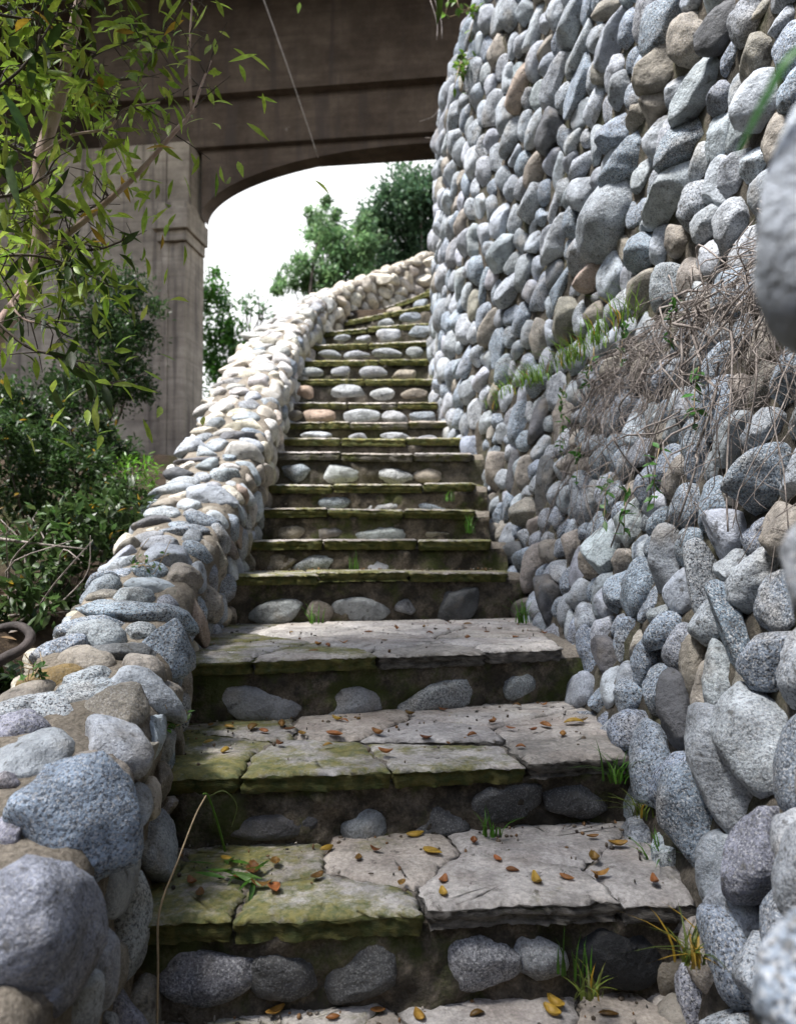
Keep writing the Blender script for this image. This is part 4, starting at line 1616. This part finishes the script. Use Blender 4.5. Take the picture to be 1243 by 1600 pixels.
# wilted weed bending over the second tread
p = W(352, 1330, 1.72)
weed = thing('weed', 'wilted weed with a bent green stalk and flopped leaves on the second visible tread', 'weed', tuple(p))
mb = MB()
q = spline([W(352, 1330, 1.72), W(340, 1285, 1.70), W(326, 1245, 1.68), W(318, 1240, 1.66)], 14)
tube(mb, q, np.linspace(.003, .002, 14), 5, (.12, .25, .03, 1))
q2 = spline([W(326, 1245, 1.68), W(350, 1236, 1.68), W(370, 1258, 1.68), W(362, 1292, 1.69)], 14)
tube(mb, q2, .001, 4, (.12, .16, .04, 1))
mb.build('stalk', M_GRASS, weed)
mb = MB()
n = 16
bp = np.array([onplane(345 + rngP.uniform(-28, 60), 1362 + rngP.uniform(-14, 10), -.675) for _ in range(n)])
leaves(mb, bp, np.column_stack([rngP.normal(.3, .8, n), rngP.normal(-.1, .35, n), rngP.normal(0, .08, n)]), .075, .011, greens(n, rngP, (.07, .16, .02), .3), rngP, .1, .2)
mb.build('leaves', M_LEAF, weed)
mb = MB()
q = spline([W(245, 1640, 1.40), W(247, 1520, 1.40), W(249, 1425, 1.42), W(278, 1345, 1.48), W(305, 1275, 1.55), W(322, 1243, 1.60)], 26)
tube(mb, q, np.linspace(.0024, .0014, 26), 5)
tag(mb.build('dry_stem', M_STEM, origin=q[0]), 'thin dry straw-coloured stem leaning up the corner of the left parapet', 'stem')

# creepers on the boulders of the parapet
for (x, y, d, lab) in [(255, 1120, 1.75, 'small green creeper on the pinkish stones beside the third step'), (225, 900, 2.6, 'green weed spilling over a pale flat boulder on the parapet'),
                       (60, 1075, 1.9, 'dark ivy leaves beside the rusty brown boulder'), (745, 100, 6.2, 'green ferny plant at the top edge of the tall wall'),
                       (755, 25, 6.3, 'bushy green plant at the top left of the tall wall')]:
    hit = (S_UP if x > 600 else S_PAR).hit(x, y)
    if hit is not None and x < 600: p = hit[0] + hit[1] * .04
    elif hit is not None: p = hit[0] + hit[1] * .1
    else: p = W(x, y, d)
    big = 2.6 if x > 600 else 1
    n = 60 if x > 600 else 26
    o = thing('creeper', lab, 'plant', tuple(p))
    mb = MB()
    qs = []
    for _ in range(6):
        q = spline([p, p + rngP.normal(0, .02, 3) * big, p + rngP.normal(0, .045, 3) * big], 7)
        qs.append(q)
        tube(mb, q, .0012 * big, 4)
    mb.build('stem', M_STEM, o)
    mb = MB()
    pos = [qs[rngP.integers(6)][rngP.integers(1, 7)] for _ in range(n)]
    leaves(mb, pos, rngP.normal(0, 1, (n, 3)), .022 * big * rngP.uniform(.7, 1.2, n), .011 * big, greens(n, rngP, (.06, .14, .025) if x < 600 else (.12, .22, .03), .4), rngP, .3, .3, 3)
    mb.build('leaves', M_LEAF, o)
# hanging twigs under the bridge by the wall
for (x, y, x2, y2, lab) in [(676, -10, 690, 60, 'longer bare twig hanging from above against the dark bridge'), (672, 0, 682, 62, 'shorter bare twig hanging from above against the dark bridge'),
                            (655, 190, 690, 160, 'upper thin root sticking out of the tall wall under the bridge'), (665, 215, 690, 205, 'lower thin root sticking out of the tall wall under the bridge')]:
    mb = MB()
    a, b = W(x, y, 6.4), W(x2, y2, 6.35)
    tube(mb, spline([a, (a + b) / 2 + np.array([.03, 0, -.03]), b], 8), .003, 4)
    tag(mb.build('hanging_twig', M_DRY, origin=a), lab, 'twig', 'bare twigs at the edge of the tall wall')
# the blade of grass right by the lens
mb = MB()
a = spline([W(1330, 30, .42), W(1243, 85, .42), W(1200, 150, .43), W(1152, 240, .45)], 14)
sd = np.array([.0035, .001, .003])
V = []
for i, q in enumerate(a):
    w = math.sin(math.pi * (.12 + .86 * i / 13)) ** .6
    V += [q - sd * w, q + np.array([-.003, 0, .002]) * w, q + sd * w]
T = []
for i in range(13):
    for j in range(2):
        o = i * 3 + j
        T += [(o, o + 1, o + 4), (o, o + 4, o + 3)]
mb.add(V, T, (.06, .17, .05, 1))
tag(mb.build('long_grass', M_GRASS, origin=a[0]), 'single broad green blade of grass hanging before the tall wall at upper right', 'grass')

# ------------------------------------------------------------------ light
SUN = unit([-.38, -.20, .90])
w = bpy.data.worlds.new('World')
SC.world = w
w.use_nodes = True
nt = w.node_tree
bg = nt.nodes['Background']
sky = nt.nodes.new('ShaderNodeTexSky')
sky.sky_type = 'NISHITA'
sky.sun_disc = False
sky.sun_elevation = math.asin(SUN[2])
sky.sun_rotation = math.atan2(SUN[0], SUN[1])
sky.dust_density = 1.5
sky.ozone_density = 2.0
# a bright white haze low in the sky
tc = nt.nodes.new('ShaderNodeTexCoord')
sx = nt.nodes.new('ShaderNodeSeparateXYZ')
nt.links.new(tc.outputs['Generated'], sx.inputs[0])
mr = nt.nodes.new('ShaderNodeMapRange')
mr.interpolation_type = 'SMOOTHSTEP'
for k_, v_ in (('From Min', .66), ('From Max', .47), ('To Min', .0), ('To Max', 1.0)):
    mr.inputs[k_].default_value = v_
nt.links.new(sx.outputs[2], mr.inputs['Value'])
mx = nt.nodes.new('ShaderNodeMix')
mx.data_type = 'RGBA'
nt.links.new(mr.outputs[0], mx.inputs[0])
nt.links.new(sky.outputs[0], mx.inputs[6])
mx.inputs[7].default_value = (4.0, 4.05, 4.1, 1)
nt.links.new(mx.outputs[2], bg.inputs[0])
bg.inputs[1].default_value = .10
ld = bpy.data.lights.new('sun', 'SUN')
ld.energy = 2.5
ld.angle = math.radians(11)
ld.color = (1, .965, .92)
lo = bpy.data.objects.new('sun', ld)
COL.objects.link(lo)
lo.rotation_euler = Vector(SUN).to_track_quat('Z', 'Y').to_euler()
lo.location = (-4, -2, 12)
SC.view_settings.view_transform = 'Standard'
SC.view_settings.look = 'None'
SC.view_settings.exposure = 2.05
SC.view_settings.gamma = 1
for o in bpy.data.objects:
    if '_o' in o: del o['_o']
